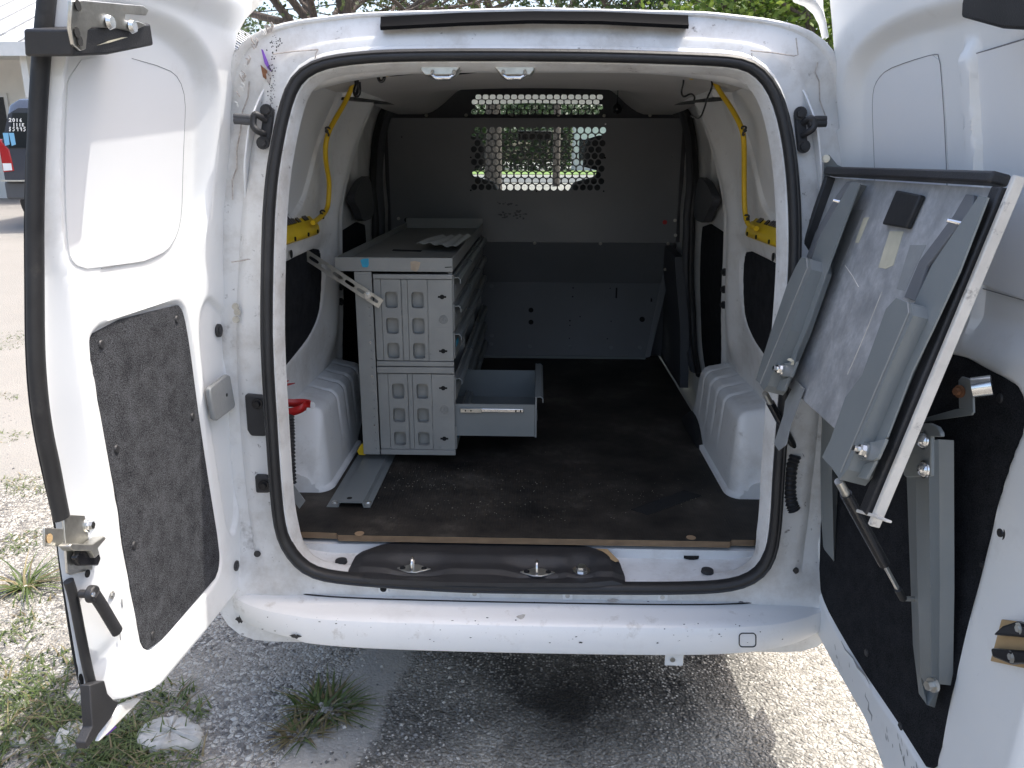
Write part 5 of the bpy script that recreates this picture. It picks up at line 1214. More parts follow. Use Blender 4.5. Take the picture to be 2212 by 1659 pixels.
# gas struts
def strut(a, b, f, r, name='gas_strut'):
    a, b = V(a), V(b); c = lerp(a, b, f); o = MB().cyl(lerp(a, b, .10), c, r, seg=16); s = o.build(name, M['blackgloss'], tab, smooth=40)
    MB().cyl(c-(c-a)*.02, lerp(a, b, .93), r*.42, seg=12).build('strut_rod', M['bright'], s, smooth=40)
    MB().cyl(a, lerp(a, b, .11), r*.75, seg=12).build('strut_knuckle', M['steel'], s, smooth=40)
    MB().cyl(lerp(a, b, .91), b, r*.7, seg=12).build('strut_end', M['black'], s, smooth=40)
    MB().cyl(b, b+V((.03, 0, 0)), r*.5, seg=10).build('ball_stud', M['bright'], s)
    return s
sA = tp(*c2(655, 965), .03); sB = at(*c3(1165, 370), X=.735); strut(sA, sB, .68, .0105)
sA = tp(*c2(112, 318), .03); sB = at(*c2(458, 968), X=.735); strut(sA, sB, .68, .0095)
# arm with roller behind the table, bracket plate at the hinge side
MB().prism([at(*c2(x, y), X=.742) for x, y in ((1200, 525), (1500, 440), (1600, 420), (1640, 462), (1630, 480), (1210, 540))], (.004, 0, 0)).build('stop_arm', M['grey'], tab, bevel=.001)
MB().prism([at(*c2(x, y), X=.742) for x, y in ((1540, 430), (1535, 225), (1560, 195), (1610, 210), (1640, 260), (1645, 465), (1600, 425))], (.004, 0, 0)).build('stop_tab', M['grey'], tab, bevel=.001)
p = at(*c2(1640, 280), X=.742); q = at(*c2(1785, 262), X=.765); MB().cyl(p, q, .0175, seg=20).build('roller', M['bright'], tab, smooth=40)
p = at(*c2(1550, 305), X=.738); MB().bolt(p, (-1, -.2, 0), .008, .010).build('arm_bolt', M['rust'], tab)
c6 = lambda x, y: (1188+x/3.4132, y/3.4132)
MB().prism([at(*c6(x, y), Y=-.02) for x, y in ((2025, 1150), (2060, 1140), (2120, 1215), (2230, 1262), (2070, 1275), (2025, 1500))], (0, .004, 0)).build('corner_bracket', M['grey'], tab, bevel=.001)
for x, y, m_ in ((2035, 1170, 'steel'), (2028, 1398, 'rust')):
    p = at(*c6(x, y), Y=-.024); MB().bolt(p, (-.4, -1, 0), .0065, .009).build('bracket_bolt', M[m_], tab)
# ================================================================ WORK LIGHTS, CABLES, SMALL FITTINGS
def worklight(sg):
    W_ = Wall(sg)
    name = 'left' if sg < 0 else 'right'
    t = thing('work_light', (sg*.66, .44, 1.31), 'yellow work light with black grille on the wall %s' % ('above the zinc strap' if sg < 0 else 'facing the drawer cabinet'), 'work light', 'yellow work lights on the side walls')
    x0, x1 = .695, .646
    # wedge body: back on the wall, sloping lens face
    ya, yb = .08, .50
    prof = [(x0, 1.295), (x1+.008, 1.304), (x1, 1.312), (x1+.002, 1.328), (x1+.014, 1.344), (x0, 1.380)]
    m = MB().prism([(sg*x, ya, z) for x, z in prof], (0, yb-ya, 0)); b = m.build('housing', M['yellow'], t, bevel=.005, seg=3)
    e = [(x0, 1.300), (x1+.02, 1.308), (x1+.014, 1.325), (x1+.024, 1.342), (x0, 1.368)]
    MB().prism([(sg*x, yb-.002, z) for x, z in e], (0, .05, 0)).build('end_cap', M['yellow'], t, bevel=.006, seg=3)
    d = V((.070, 0, .044)).normalized(); nrm = V((-sg*.717, 0, .697))
    for (a, c, w0, w1) in ((.10, .16, .012, .058), (.19, .33, .012, .060), (.345, .37, .012, .05), (.41, .45, .012, .056)):
        q = [V((sg*(x1+.014+.035*f), yy, 1.344+.036*f)) for f, yy in ((w0/.075, a), (w1/.075, a), (w1/.075, c), (w0/.075, c))]
        MB().prism([p+nrm*.0035 for p in q], -nrm*.003).build('print_block', M['blackgloss'], t)
    for k in range(7):
        yy = .20+.019*k; MB().tube([V((sg*(x1+.018), yy, 1.353)), V((sg*(x1+.042), yy, 1.3785))], .0016, 5).build('grille_bar', M['trimgrey'], t)
    for yy in (.12, .24, .37, .47):
        p = V((sg*(x1+.001), yy, 1.315)); MB().cyl(p, p+V((-sg*.003, 0, 0)), .006, seg=12).build('housing_screw', M['hole'], t)
    return t
wl1, wl2 = worklight(-1), worklight(1)
def cable(t, sg, px, clips, r=.0075):
    W_ = Wall(sg); p = [W_.on(u, v, .040) for u, v in px]; p = [tuple(q) for q in p]
    MB().tube(smooth_poly(p, 3, False), r, 10).build('power_cable', M['cable'], t, smooth=60)
    for u, v in clips:
        q = W_.on(u, v, .040); MB().tube([q+V((0, .012*math.cos(a), .012*math.sin(a)))+V((-sg*.004*math.sin(2*a), 0, 0)) for a in [6.283*k/14 for k in range(14)]], .003, 6, closed=True).cyl(q+V((0, -.018, 0)), q+V((0, -.010, .002)), .005, seg=8).build('cable_clip', M['black'], t, smooth=60)
c5 = lambda x, y: (486+x/3.7238, y/3.7238)
cable(wl1, -1, [c5(1150, 528), c5(1090, 590), c5(1030, 680), c5(970, 820), c5(880, 970), c5(828, 1070), c5(805, 1180), c5(812, 1320), c5(840, 1450), c5(835, 1580), (708, 448), (700, 462), (684, 476), (676, 481)], [c5(828, 1058), (697, 463)])
cable(wl2, 1, [c6(1160, 490), c6(1190, 560), c6(1260, 690), c6(1340, 800), c6(1420, 950), c6(1432, 1060), c6(1432, 1250), c6(1432, 1450), c6(1440, 1600), c6(1462, 1650), (1620, 488), (1634, 494)], [c6(1428, 965), c6(1450, 1615)])
# loops of yellow lead and black wires under the ceiling
def wire(name, pts, r, mat, label, cat, Y=None):
    p = smooth_poly([tuple(at(u, v, Y=y)) for u, v, y in pts], 3, False)
    return tag(MB().tube(p, r, 8).build(name, mat, smooth=60), label, cat)
wire('yellow_lead', [(*c5(1215, 515), .30), (*c5(1225, 565), .32), (*c5(1260, 600), .34), (*c5(1300, 600), .36), (*c5(1340, 585), .4), (*c5(1480, 575), .5), (*c5(1580, 568), .6)], .006, M['cable'], 'yellow lead running along the ceiling edge beside the header strikers', 'cable')
wire('black_lead', [(*c5(1165, 525), .22), (*c5(1300, 600), .24), (*c5(1400, 590), .26), (*c5(1500, 580), .28), (*c5(1600, 570), .28), (*c5(1800, 590), .28), (*c5(1990, 570), .28), (*c5(2080, 560), .28), (*c5(2170, 535), .28), (*c5(2120, 528), .28), (*c5(1990, 540), .28)], .006, M['blackgloss'], 'black wiring loom sagging behind the two header strikers', 'cable')
wire('black_lead', [(*c5(1225, 580), .34), (*c5(1235, 640), .34), (*c5(1258, 658), .34), (*c5(1280, 640), .34), (*c5(1282, 600), .34)], .0045, M['blackgloss'], 'small loop of black wire hanging below the yellow ceiling lead', 'cable')
wire('black_strap', [(*c5(1045, 590), .50), (*c5(1065, 680), .50), (*c5(1040, 740), .50), (*c5(1060, 775), .50), (*c5(1080, 740), .50), (*c5(1075, 660), .50)], .007, M['blackgloss'], 'black hook strap hanging beside the yellow cable over the cabinet side', 'strap')
wire('yellow_lead', [(*c6(1090, 515), .55), (*c6(1070, 560), .55), (*c6(1040, 575), .55), (*c6(1020, 550), .55), (*c6(985, 545), .55)], .007, M['cable'], 'short curl of yellow lead at the ceiling corner with thin black wires', 'cable')
wire('black_lead', [(*c6(975, 485), .5), (*c6(1060, 500), .5), (*c6(1130, 515), .5), (*c6(1170, 550), .5), (*c6(1200, 610), .55), (*c6(1190, 660), .55), (*c6(1160, 720), .6), (*c6(1140, 800), .7), (*c6(1105, 880), .8), (*c6(1040, 855), .9)], .003, M['blackgloss'], 'thin black wire dangling from the ceiling corner past the dark rail trim', 'cable')
wire('black_lead', [(*c6(975, 545), .55), (*c6(990, 600), .6), (*c6(965, 680), .7), (*c6(985, 720), .7), (*c6(1040, 685), .7), (*c6(1070, 715), .7), (*c6(1062, 740), .7)], .003, M['blackgloss'], 'thin black wire curling in an S at the ceiling corner', 'cable')
# red extinguisher strap on the left wheel arch
k5 = lambda x, y: (540+x/3.841, 756+y/3.841)
rs = thing('extinguisher_bracket', at(640, 900, Y=.22), 'red metal strap bracket with pale tab over the wheel arch', 'bracket')
def band(px, w_, name, mat, Y0=.2):
    a_ = [at(u, v, Y=y) for u, v, y in px]; rows = [[p+V((0, 0, w_)), p-V((0, 0, w_))] for p in [V(q) for q in smooth_poly([tuple(p) for p in a_], 2, False)]]
    m = MB(); m.grid(rows); o = m.build(name, mat, rs, smooth=60); s_ = o.modifiers.new('s', 'SOLIDIFY'); s_.thickness = .003; return o
band([(*k5(230, 440), .22), (*k5(300, 438), .23), (*k5(370, 440), .24), (*k5(440, 436), .245), (*k5(500, 445), .245)], .012, 'strap', M['red'])
band([(*k5(230, 530), .20), (*k5(300, 520), .20), (*k5(370, 508), .20), (*k5(430, 485), .205), (*k5(458, 460), .22)], .012, 'strap', M['red'])
MB().prism([at(*k5(x, y), Y=.244) for x, y in ((500, 425), (525, 430), (542, 455), (535, 480), (510, 490), (492, 480))], (0, .003, 0)).build('tab', M['white'], rs, bevel=.001)
MB().prism([at(*k5(x, y), Y=.242) for x, y in ((400, 420), (505, 420), (495, 480), (470, 478), (465, 505), (452, 500), (440, 455), (405, 450))], (0, .003, 0)).build('buckle', M['red'], rs, bevel=.001)
for x, y, l in ((265, 270, 55), (262, 300, 60), (300, 290, 70)):
    a_, b_ = at(*k5(x, y), X=-.662), at(*k5(x+l, y-14), X=-.655); MB().tube([a_, b_], .003, 6, rs=[.0035, .0015]).build('red_mark', M['red'], rs)
# ribbed black duct inside the left corner
dc = MB(); pts = []
pth = [at(*k5(x, y), Y=.09) for x, y in ((315, 545), (322, 700), (325, 900), (335, 1100))]
n = 40
for i in range(n):
    t = i/(n-1)*3; k = min(2, int(t)); pts.append(lerp(pth[k], pth[k+1], t-k))
tag(dc.tube(pts, .016, 10, rs=[.018 if i % 2 else .013 for i in range(n)]).build('ribbed_duct', M['black'], smooth=30), 'ribbed black rubber duct standing in the corner below the red strap', 'duct')
# cut piece of grey card leaning in the corner, clear plastic bit
tag(MB().prism([at(*k5(x, y), Y=.10) for x, y in ((335, 1160), (360, 1120), (458, 1255), (410, 1318), (335, 1215))], (0, .003, 0)).build('card_scrap', M['duct']), 'cut piece of grey card leaning against the foot of the wheel arch', 'card')
# ---------------------------------------------------------------- pillar fittings: check straps, stops, hinges, wiring boot
def obar(pts, w_, h_, name, mat, parent, n=(0, -1, 0)):
    return MB().prism(pts, V(n)*h_).build(name, mat, parent, bevel=.002)
for k, (loop, plate, bolts, name) in enumerate((
    ([c5(330, 970), c5(250, 915), c5(232, 925), c5(222, 1010), c5(250, 1050), c5(320, 1080)], [c5(310, 870), c5(345, 855), c5(380, 870), c5(390, 900), c5(355, 1170), c5(330, 1192), c5(285, 1188), c5(272, 1150)], [c5(335, 890), c5(305, 1150)], 'check_strap'),
    ([c6(1860, 1000), c6(1930, 960), c6(1950, 930), c6(1945, 880), c6(1915, 870), c6(1870, 910)], [c6(1815, 815), c6(1850, 805), c6(1885, 825), c6(1905, 1090), c6(1890, 1118), c6(1845, 1122), c6(1830, 1100), c6(1805, 850)], [c6(1845, 835), c6(1870, 1080)], 'check_strap'))):
    MB().prism([onrear(*p, off=.012) for p in plate], (0, .05, 0)).build(name+'_plate', M['black'], van, bevel=.003)
    MB().tube(smooth_poly([tuple(onrear(*p, off=-.008 if 0 < i < 5 else .014)) for i, p in enumerate(loop)], 2, False), .0075, 8).build(name+'_loop', M['black'], van, smooth=60)
    for b in bolts:
        p = onrear(*b, off=.011); MB().bolt(p, (0, -1, 0), .011, .009).build('strap_bolt', M['black'], van)
for px in ([c5(75, 940), c5(120, 942), c5(200, 945), c5(238, 965)], [c5(75, 970), c5(120, 972), c5(200, 980), c5(238, 985)]):
    MB().tube([onrear(*p, off=-.004) for p in px], .008, 8).build('check_arm', M['trimgrey'], van, smooth=60)
for px in ([c6(2036, 880), c6(1960, 880), c6(1905, 900)], [c6(2036, 910), c6(1960, 912), c6(1905, 918)]):
    MB().tube([onrear(*p, off=-.004) for p in px], .008, 8).build('check_arm', M['black'], van, smooth=60)
for pl, bc, dp in (([(527, 853), (568, 855), (577, 864), (581, 932), (572, 944), (541, 943), (533, 930)], (556, 872), .03), ([(549, 1028), (576, 1028), (583, 1036), (586, 1060), (580, 1066), (552, 1066)], (570, 1048), .03)):
    MB().prism([onrear(u, v, off=.012) for u, v in pl], (0, dp, 0)).build('rubber_stop', M['black'], van, bevel=.006, seg=3)
    p = onrear(*bc, off=.011); MB().cyl(p, p+V((0, -.003, 0)), .0135, seg=20).cyl(p, p+V((0, -.0105, 0)), .009, .0075, 16).build('stop_screw', M['blackgloss'], van, smooth=40)
hg = [(c_[0], c_[1]) for c_ in ((535, 770), (548, 764), (557, 768), (556, 784), (548, 792), (555, 800), (556, 812), (540, 815), (524, 806), (530, 792))]
MB().prism([onrear(u, v, off=.040) for u, v in hg], (0, .02, 0)).build('hinge_leaf', M['steel'], van, bevel=.002)
for u, v in ((544, 772), (545, 809), (538, 795)):
    p = onrear(u, v, off=.036); MB().bolt(p, (0, -1, 0), .008, .008).build('hinge_bolt', M['steel'], van)
for u, v in ((556, 1196), (1718, 1232), (509, 662), (513, 674), (510, 690)):
    p = onrear(u, v, off=.024); MB().cyl(p, p+V((0, -.004, 0)), .009, .008, 16).build('plug', M['black'] if v > 1000 else M['steel'], van, smooth=40)
# corrugated wiring boot on the right pillar
pth = [onrear(*p, off=.03) for p in (c2(330, 770), c2(300, 850), c2(290, 950), c2(288, 1050), c2(300, 1130), c2(320, 1175))]; pts = []
for i in range(30):
    t = i/29*5; k = min(4, int(t)); pts.append(lerp(pth[k], pth[k+1], t-k))
MB().tube(pts, .014, 12, rs=[.018 if i % 2 else .0145 for i in range(30)]).build('wiring_boot', M['black'], van, smooth=30)
for q in (c2(330, 790), c2(275, 1090)):
    p = onrear(*q, off=.04); MB().cyl(p+V((0, .01, 0)), p+V((0, -.012, 0)), .026, .02, 18).build('boot_collar', M['black'], van, smooth=40)
# sealed seams and torn vinyl on the pillars
def seam(px, r, mat, off_=.045, name='seam'):
    MB().tube([onrear(*p, off=off_) for p in px], r, 5).build(name, mat, van)
M['sealer'] = pm('brown_stained_sealer', (.42, .38, .35), .7, var=.4, vs=80)
seam([c5(195, 655), c5(185, 780), c5(140, 900), c5(125, 1050), c5(95, 1200), c5(95, 1350), c5(58, 1450), c5(62, 1609)], .0018, M['sealer'])
seam([c5(385, 435), c5(560, 412), c5(750, 398)], .0016, M['sealer'], .0)
seam([c5(750, 398), c5(730, 430), c5(725, 470)], .0014, M['sealer'], -.002)
seam([c6(1480, 372), c6(1640, 388), c6(1800, 412), c6(1830, 405), c6(1815, 280)], .0016, M['sealer'], .0)
seam([c6(1488, 390), c6(1490, 430)], .0014, M['sealer'], -.002)
seam([c6(1975, 460), c6(1955, 530), c6(1985, 600), c6(1990, 740), c6(2030, 850)], .0016, M['sealer'])
seam([(500, 566), (520, 563), (535, 560), (560, 561)], .0018, M['sealer'], .028)
rnd = random.Random(9)
edge = [c5(370, 255), c5(300, 290), c5(240, 370), c5(200, 470), c5(170, 580), c5(150, 680), c5(130, 760), c5(110, 860), c5(95, 930)]
for k in range(26):
    t = rnd.random()*7.99; i = int(t); u = lerp(edge[i][0], edge[i+1][0], t-i)+rnd.uniform(-2, 3); v = lerp(edge[i][1], edge[i+1][1], t-i)
    p = onrear(u, v, off=.03); s_ = rnd.uniform(.003, .009); a = rnd.uniform(0, 3)
    MB().tube([p, p+V((s_*math.cos(a), -.003, s_*1.6)), p+V((s_*1.2*math.cos(a+1), -.001, s_*2.4))], .0018, 4).build('torn_sealer', M['sealer'] if k % 3 else M['white_dirty'], van)
for pts, m_ in (([c5(290, 395), c5(305, 400), c5(345, 500), c5(372, 575), c5(345, 555), c5(318, 510)], 'purple'), ([c5(285, 520), c5(340, 570), c5(330, 640), c5(305, 620)], 'rust'), ([c5(330, 590), c5(372, 600), c5(360, 680), c5(340, 660)], 'sealer')):
    MB().prism([onrear(*p, off=.028) for p in pts], (0, .002, 0)).build('torn_vinyl', M[m_], van)
for k in range(110):
    u, v = rnd.choice([(rnd.gauss(597, 8), rnd.gauss(90, 9)), (rnd.gauss(588, 5), rnd.gauss(150, 25)), (rnd.gauss(590, 5), rnd.gauss(190, 30)), (rnd.gauss(585, 8), rnd.gauss(240, 30))])
    p = onrear(u, v, off=.024 if v > 120 else .034); s_ = rnd.uniform(.0007, .0022)
    MB().add([p+V((s_*math.cos(q)*rnd.uniform(.5, 1.2), -.004, s_*math.sin(q)*rnd.uniform(.5, 1.5))) for q in [6.283*i/6 for i in range(6)]], [tuple(range(6))]).build('dirt_speck', M['black'], van)
# ================================================================ GRAVEL, STONES, GRASS
rnd = random.Random(21)
def octa(m, c, s, rnd):
    a = rnd.uniform(0, 6.28); ca, sa = math.cos(a), math.sin(a); k = [rnd.uniform(.6, 1.25) for _ in range(6)]
    q = [(1, 0, 0), (0, 1, 0), (-1, 0, 0), (0, -1, 0), (0, 0, .75), (0, 0, -.5)]
    m.add([(c[0]+s*k[i]*(x*ca-y*sa), c[1]+s*k[i]*(x*sa+y*ca), c[2]+s*k[i]*z) for i, (x, y, z) in enumerate(q)], [(0, 1, 4), (1, 2, 4), (2, 3, 4), (3, 0, 4), (1, 0, 5), (2, 1, 5), (3, 2, 5), (0, 3, 5)])
stone_m = [pm('pebble_pale', (.44, .42, .38), .85, var=.25, vs=60), pm('pebble_grey', (.24, .235, .225), .85, var=.3, vs=60), pm('pebble_dark', (.10, .098, .095), .8, var=.3, vs=60)]
for mi, cnt in ((0, 3600), (1, 4200), (2, 2200)):
    m = MB()
    for k in range(cnt):
        if rnd.random() < .75: x, y = rnd.uniform(-1.9, -.15), rnd.uniform(-.42, 1.3)
        else: x, y = rnd.uniform(-3.4, -1.2), rnd.uniform(-.3, 2.6)
        dens = math.sin(x*3.1+1)*math.cos(y*2.7)+math.sin(x*7+y*5)*.5
        if dens < rnd.uniform(-1.2, .8): continue
        s = rnd.choice([.003, .0035, .004, .005, .006, .008]); octa(m, (x, y, gh(x, y)+s*.1), s, rnd)
    tag(m.build('gravel', stone_m[mi]), 'loose %s gravel strewn over the ground beside the van' % ('pale', 'grey', 'dark')[mi], 'gravel', kind='stuff')
def rock(pxs, h, label):
    p = smooth_poly([tuple(at(u, v, Z=.012)) for u, v in pxs], 2); cx = sum(q[0] for q in p)/len(p); cy = sum(q[1] for q in p)/len(p); rows = []
    r2 = random.Random(int(cx*1000)); jit = [r2.uniform(-.006, .006) for _ in p]
    for f, z in ((1.04, -.01), (1.0, h*.45), (.93, h*.85), (.78, h*1.05), (.55, h*.95), (.28, h*1.1), (.02, h)):
        rows.append([(cx+(q[0]-cx)*f+jit[i]*.4, cy+(q[1]-cy)*f, z+jit[i]*.7+(gh(cx, cy))) for i, q in enumerate(p)])
    m = MB(); m.grid(rows, cu=True)
    return tag(m.build('limestone_slab', M['lime'], smooth=40), label, 'stone', 'pale limestone slabs in the grass')
M['lime'] = pm('pale_limestone', (.42, .405, .37), .9, var=.25, vs=22, bump=1.0, bs=60, dirt=[((.16, .15, .13), 16, .56, .7, .6)])
rock([(295, 1575), (330, 1555), (385, 1545), (425, 1560), (442, 1585), (432, 1605), (380, 1612), (330, 1622), (290, 1608)], .022, 'largest pale limestone slab lying in front of the door foot')
rock([(115, 1600), (125, 1570), (160, 1552), (196, 1556), (204, 1600), (180, 1618), (130, 1620)], .018, 'pale limestone slab with grass on both sides of it by the torn door corner')
rock([(142, 1500), (165, 1485), (190, 1488), (200, 1510), (170, 1520), (145, 1515)], .014, 'small pale limestone slab half hidden behind the torn door corner')
rock([(15, 1582), (40, 1570), (66, 1575), (70, 1598), (35, 1604), (16, 1600)], .012, 'small flat pale limestone slab among sunny grass')
# grass blades
def blade(m, x, y, h, a, lean_, w_, mi=0):
    dx, dy = math.cos(a), math.sin(a); z0 = gh(x, y)-.004; n = 4; vs_ = []
    for i in range(n):
        t = i/(n-1); r = lean_*h*t*t*1.25; ww = w_*(1-t**1.6)*.5+.0003; px, py, pz = x+dx*r, y+dy*r, z0+h*(t-.35*lean_*t*t)
        vs_ += [(px-dy*ww, py+dx*ww, pz), (px+dy*ww, py-dx*ww, pz)]
    m.add(vs_, [(0, 1, 3, 2), (2, 3, 5, 4), (4, 5, 7, 6)], mi)
def leaf_mat(name, c0, c1, tr=.35):
    m, nt, L, P = newmat(name); oi = nt.new('ShaderNodeNewGeometry'); r = ramp(nt, [(0, c0), (1, c1)]); L.new(oi.outputs['Random Per Island'], r.inputs[0]); L.new(r.outputs[0], P.inputs['Base Color']); P.inputs['Roughness'].default_value = .55
    t = nt.new('ShaderNodeBsdfTranslucent'); L.new(r.outputs[0], t.inputs[0]); mx = nt.new('ShaderNodeMixShader'); mx.inputs[0].default_value = tr; L.new(P.outputs[0], mx.inputs[1]); L.new(t.outputs[0], mx.inputs[2]); L.new(mx.outputs[0], nt['Material Output'].inputs[0]); return m
M['grass'] = leaf_mat('grass_blades', (.05, .085, .02), (.15, .19, .055)); M['grassdry'] = leaf_mat('dry_grass', (.16, .12, .06), (.30, .25, .13))
m = MB()
patches = [(30, 1560, .16, 420, .07), (95, 1630, .22, 620, .07), (210, 1640, .16, 500, .07), (320, 1650, .14, 330, .06), (300, 1530, .09, 140, .06), (370, 1500, .07, 110, .05), (250, 1600, .10, 260, .07), (30, 1480, .2, 360, .05), (110, 1440, .13, 160, .04), (30, 1360, .12, 200, .04), (70, 1285, .10, 60, .05), (20, 1190, .08, 110, .03), (60, 1165, .10, 150, .03), (30, 1045, .12, 170, .03), (15, 945, .12, 120, .03), (70, 1060, .1, 120, .03), (20, 745, .3, 420, .03), (45, 730, .3, 380, .03), (0, 860, .15, 120, .03), (420, 1540, .05, 60, .05), (150, 1560, .1, 160, .07), (60, 1500, .12, 200, .05), (340, 1610, .1, 120, .05)]
for u, v, r, n, h in patches:
    c = at(u, v, Z=0)
    for k in range(int(n*.5)):
        a = rnd.uniform(0, 6.28); q = r*math.sqrt(rnd.random()); hh = h*rnd.uniform(.35, 1.0)
        blade(m, c.x+q*math.cos(a), c.y+q*math.sin(a)*.8, hh, rnd.uniform(0, 6.28), rnd.uniform(.6, 1.6), rnd.uniform(.004, .008), 0 if rnd.random() < .82 else 1)
tag(m.build('grass', [M['grass'], M['grassdry']], smooth=180), 'patchy green and dry grass growing through the gravel', 'grass', kind='stuff')
def weed(u, v, r, n, h, label, spread=1.2, dry=.35):
    c = at(u, v, Z=0); o = thing('weed_clump', (c.x, c.y, gh(c.x, c.y)), label, 'weed'); mm = [MB(), MB()]
    for k in range(n):
        a = rnd.uniform(0, 6.28); q = r*math.sqrt(rnd.random()); blade(mm[0 if rnd.random() > dry else 1], c.x+q*math.cos(a), c.y+q*math.sin(a)*.7, h*rnd.uniform(.5, 1.2), a+rnd.uniform(-.7, .7), rnd.uniform(.8, 1.5)*spread, rnd.uniform(.006, .011))
    mm[0].build('green_blades', M['grass'], o, smooth=180); mm[1].build('dry_blades', M['grassdry'], o, smooth=180)
weed(700, 1530, .085, 150, .055, 'broad-bladed weed clump growing on the edge of the concrete band behind the bumper')
weed(652, 1590, .05, 60, .045, 'small browning weed clump beside the larger broad-bladed one', dry=.65)
weed(55, 1268, .04, 60, .11, 'spiky sunlit weed tuft standing alone on the gravel by the door latch', 1.4, .25)
weed(150, 945-60, .02, 20, .06, 'tiny weed poking out of the gravel beside the door seal', 1.2, .2)
# ================================================================ BACKGROUND
# ---------------------------------------------------------------- trees
def bark_mat(name, c):
    m, nt, L, P = newmat(name); tc = nt.new('ShaderNodeTexCoord'); mp = nt.new('ShaderNodeMapping'); mp.inputs['Scale'].default_value = (6, 6, 1.2); L.new(tc.outputs['Object'], mp.inputs[0])
    n1 = N(nt, 'ShaderNodeTexNoise', i_Scale=3, i_Detail=8, i_Roughness=.7); L.new(mp.outputs[0], n1.inputs['Vector']); r = ramp(nt, [(.35, tuple(q*.45 for q in c)), (.65, c)]); L.new(n1.outputs[0], r.inputs[0]); L.new(r.outputs[0], P.inputs['Base Color']); P.inputs['Roughness'].default_value = .95
    b = N(nt, 'ShaderNodeBump', i_Strength=.8, i_Distance=.05); L.new(n1.outputs[0], b.inputs['Height']); L.new(b.outputs[0], P.inputs['Normal']); return m
M['bark'] = bark_mat('oak_bark', (.16, .13, .11))
M['leafoak'] = leaf_mat('oak_leaves', (.035, .055, .018), (.10, .13, .045), .3)
M['leafgreen'] = leaf_mat('bright_leaves', (.06, .13, .02), (.20, .27, .05), .4)
M['leafdark'] = leaf_mat('dark_leaves', (.02, .045, .015), (.06, .10, .03), .3)
def tree(x, y, h, spread, trunk_r, leafm, n, seed, label, lean=(0, 0), base=.3, leaf=.09, group='trees behind the van', twin=False):
    r = random.Random(seed); z0 = gh(x, y); t = thing('tree', (x, y, z0), label, 'tree', group); tm = MB(); tips = []
    def branch(p, d, L_, rad, depth):
        pts = [p]; rs = [rad]; q = V(p); dd = V(d).normalized(); k = 5
        for i in range(k):
            dd = (dd+V((r.uniform(-.35, .35), r.uniform(-.35, .35), r.uniform(-.12, .22)))).normalized(); q = q+dd*(L_/k); pts.append(q.copy()); rs.append(rad*(1-.62*(i+1)/k))
            if depth > 0 and i >= 1:
                for _ in range(1 if depth > 1 else 2):
                    a = r.uniform(0, 6.28); sd = (dd*.45+V((math.cos(a), math.sin(a), r.uniform(-.15, .5)))).normalized(); branch(q.copy(), sd, L_*r.uniform(.5, .75), rs[-1]*.62, depth-1)
            if depth <= 1: tips.append(q.copy())
        tm.tube(pts, rad, 7 if depth > 1 else 5, rs=rs)
    for k in range(2 if twin else 1):
        p0 = V((x+(.45*k), y+.1*k, z0-.1)); top = V((x+lean[0]*h+(.9*k), y+lean[1]*h, z0+h*base)); tm.tube([p0, lerp(p0, top, .12)+V((.05, 0, 0)), lerp(p0, top, .5)+V((.08, 0, 0)), top], trunk_r, 12, rs=[trunk_r*1.35, trunk_r*1.05, trunk_r*.9, trunk_r*.8])
        for j in range(5):
            a = 6.283*j/5+r.uniform(-.4, .4); branch(top.copy()-V((0, 0, r.uniform(0, h*.1))), V((math.cos(a), math.sin(a), r.uniform(.25, .9))), spread*r.uniform(.6, 1), trunk_r*.55, 2)
        branch(top.copy(), V((r.uniform(-.2, .2), r.uniform(-.2, .2), 1)), h*.45, trunk_r*.7, 2)
    tm.build('trunk', M['bark'], t, smooth=60)
    lm = MB()
    for k in range(n):
        c = r.choice(tips); s = spread*.16; p = c+V((r.gauss(0, s), r.gauss(0, s), r.gauss(0, s*.8)))
        a, b = r.uniform(0, 6.28), r.uniform(-.9, .9); l = leaf*r.uniform(.6, 1.4); u_ = V((math.cos(a)*math.cos(b), math.sin(a)*math.cos(b), math.sin(b))); w_ = u_.cross(V((r.uniform(-1, 1), r.uniform(-1, 1), r.uniform(-1, 1)))).normalized()*l*.33
        lm.add([p-u_*l*.5, p+w_, p+u_*l*.5, p-w_], [(0, 1, 2, 3)])
    lm.build('crown', leafm, t)
# two-trunk oak behind the roof on the left
tx = at(664, 20, Y=17).x
tree(tx, 17, 9, 4.6, .20, M['leafoak'], 9000, 3, 'gnarled twin-trunk oak rising behind the van roof', twin=True, base=.42, leaf=.11)
tree(at(1060, 20, Y=21).x, 21, 9, 5.0, .24, M['leafoak'], 7000, 5, 'sparse oak with long bare limbs behind the roof edge strip', base=.40, leaf=.11)
tree(at(1460, 20, Y=17).x, 17, 8.5, 3.6, .20, M['leafdark'], 12000, 8, 'dense dark green tree behind the roof beside the utility pole', base=.35, leaf=.12)
tree(at(1640, 30, Y=12).x, 12, 6.0, 2.4, .13, M['leafgreen'], 9000, 12, 'bright green leafy tree catching the sun behind the dark tree', base=.36, leaf=.10)
tree(at(1800, 30, Y=10).x, 10, 5.0, 2.2, .11, M['leafgreen'], 9000, 15, 'bright green bushy tree behind the wider rear door', base=.30, leaf=.09)
tree(-13, 30, 10, 5, .28, M['leafdark'], 8000, 18, 'dark tree rising behind the white roofed building', base=.4, leaf=.14)
for i, (x, y, s) in enumerate(((-7, 70, 6), (0.5, 78, 6.5), (8, 72, 6), (15, 75, 7), (-15, 76, 7))):
    tree(x, y, s*1.2, s, .25, M['leafdark'], 2600, 30+i, 'far dark tree across the road '+('left of the windscreen centre', 'straight ahead of the windscreen', 'behind the low white shop', 'beyond the far end of the low white shop', 'beyond the white roofed building')[i], base=.22, leaf=.5, group='far trees across the road')
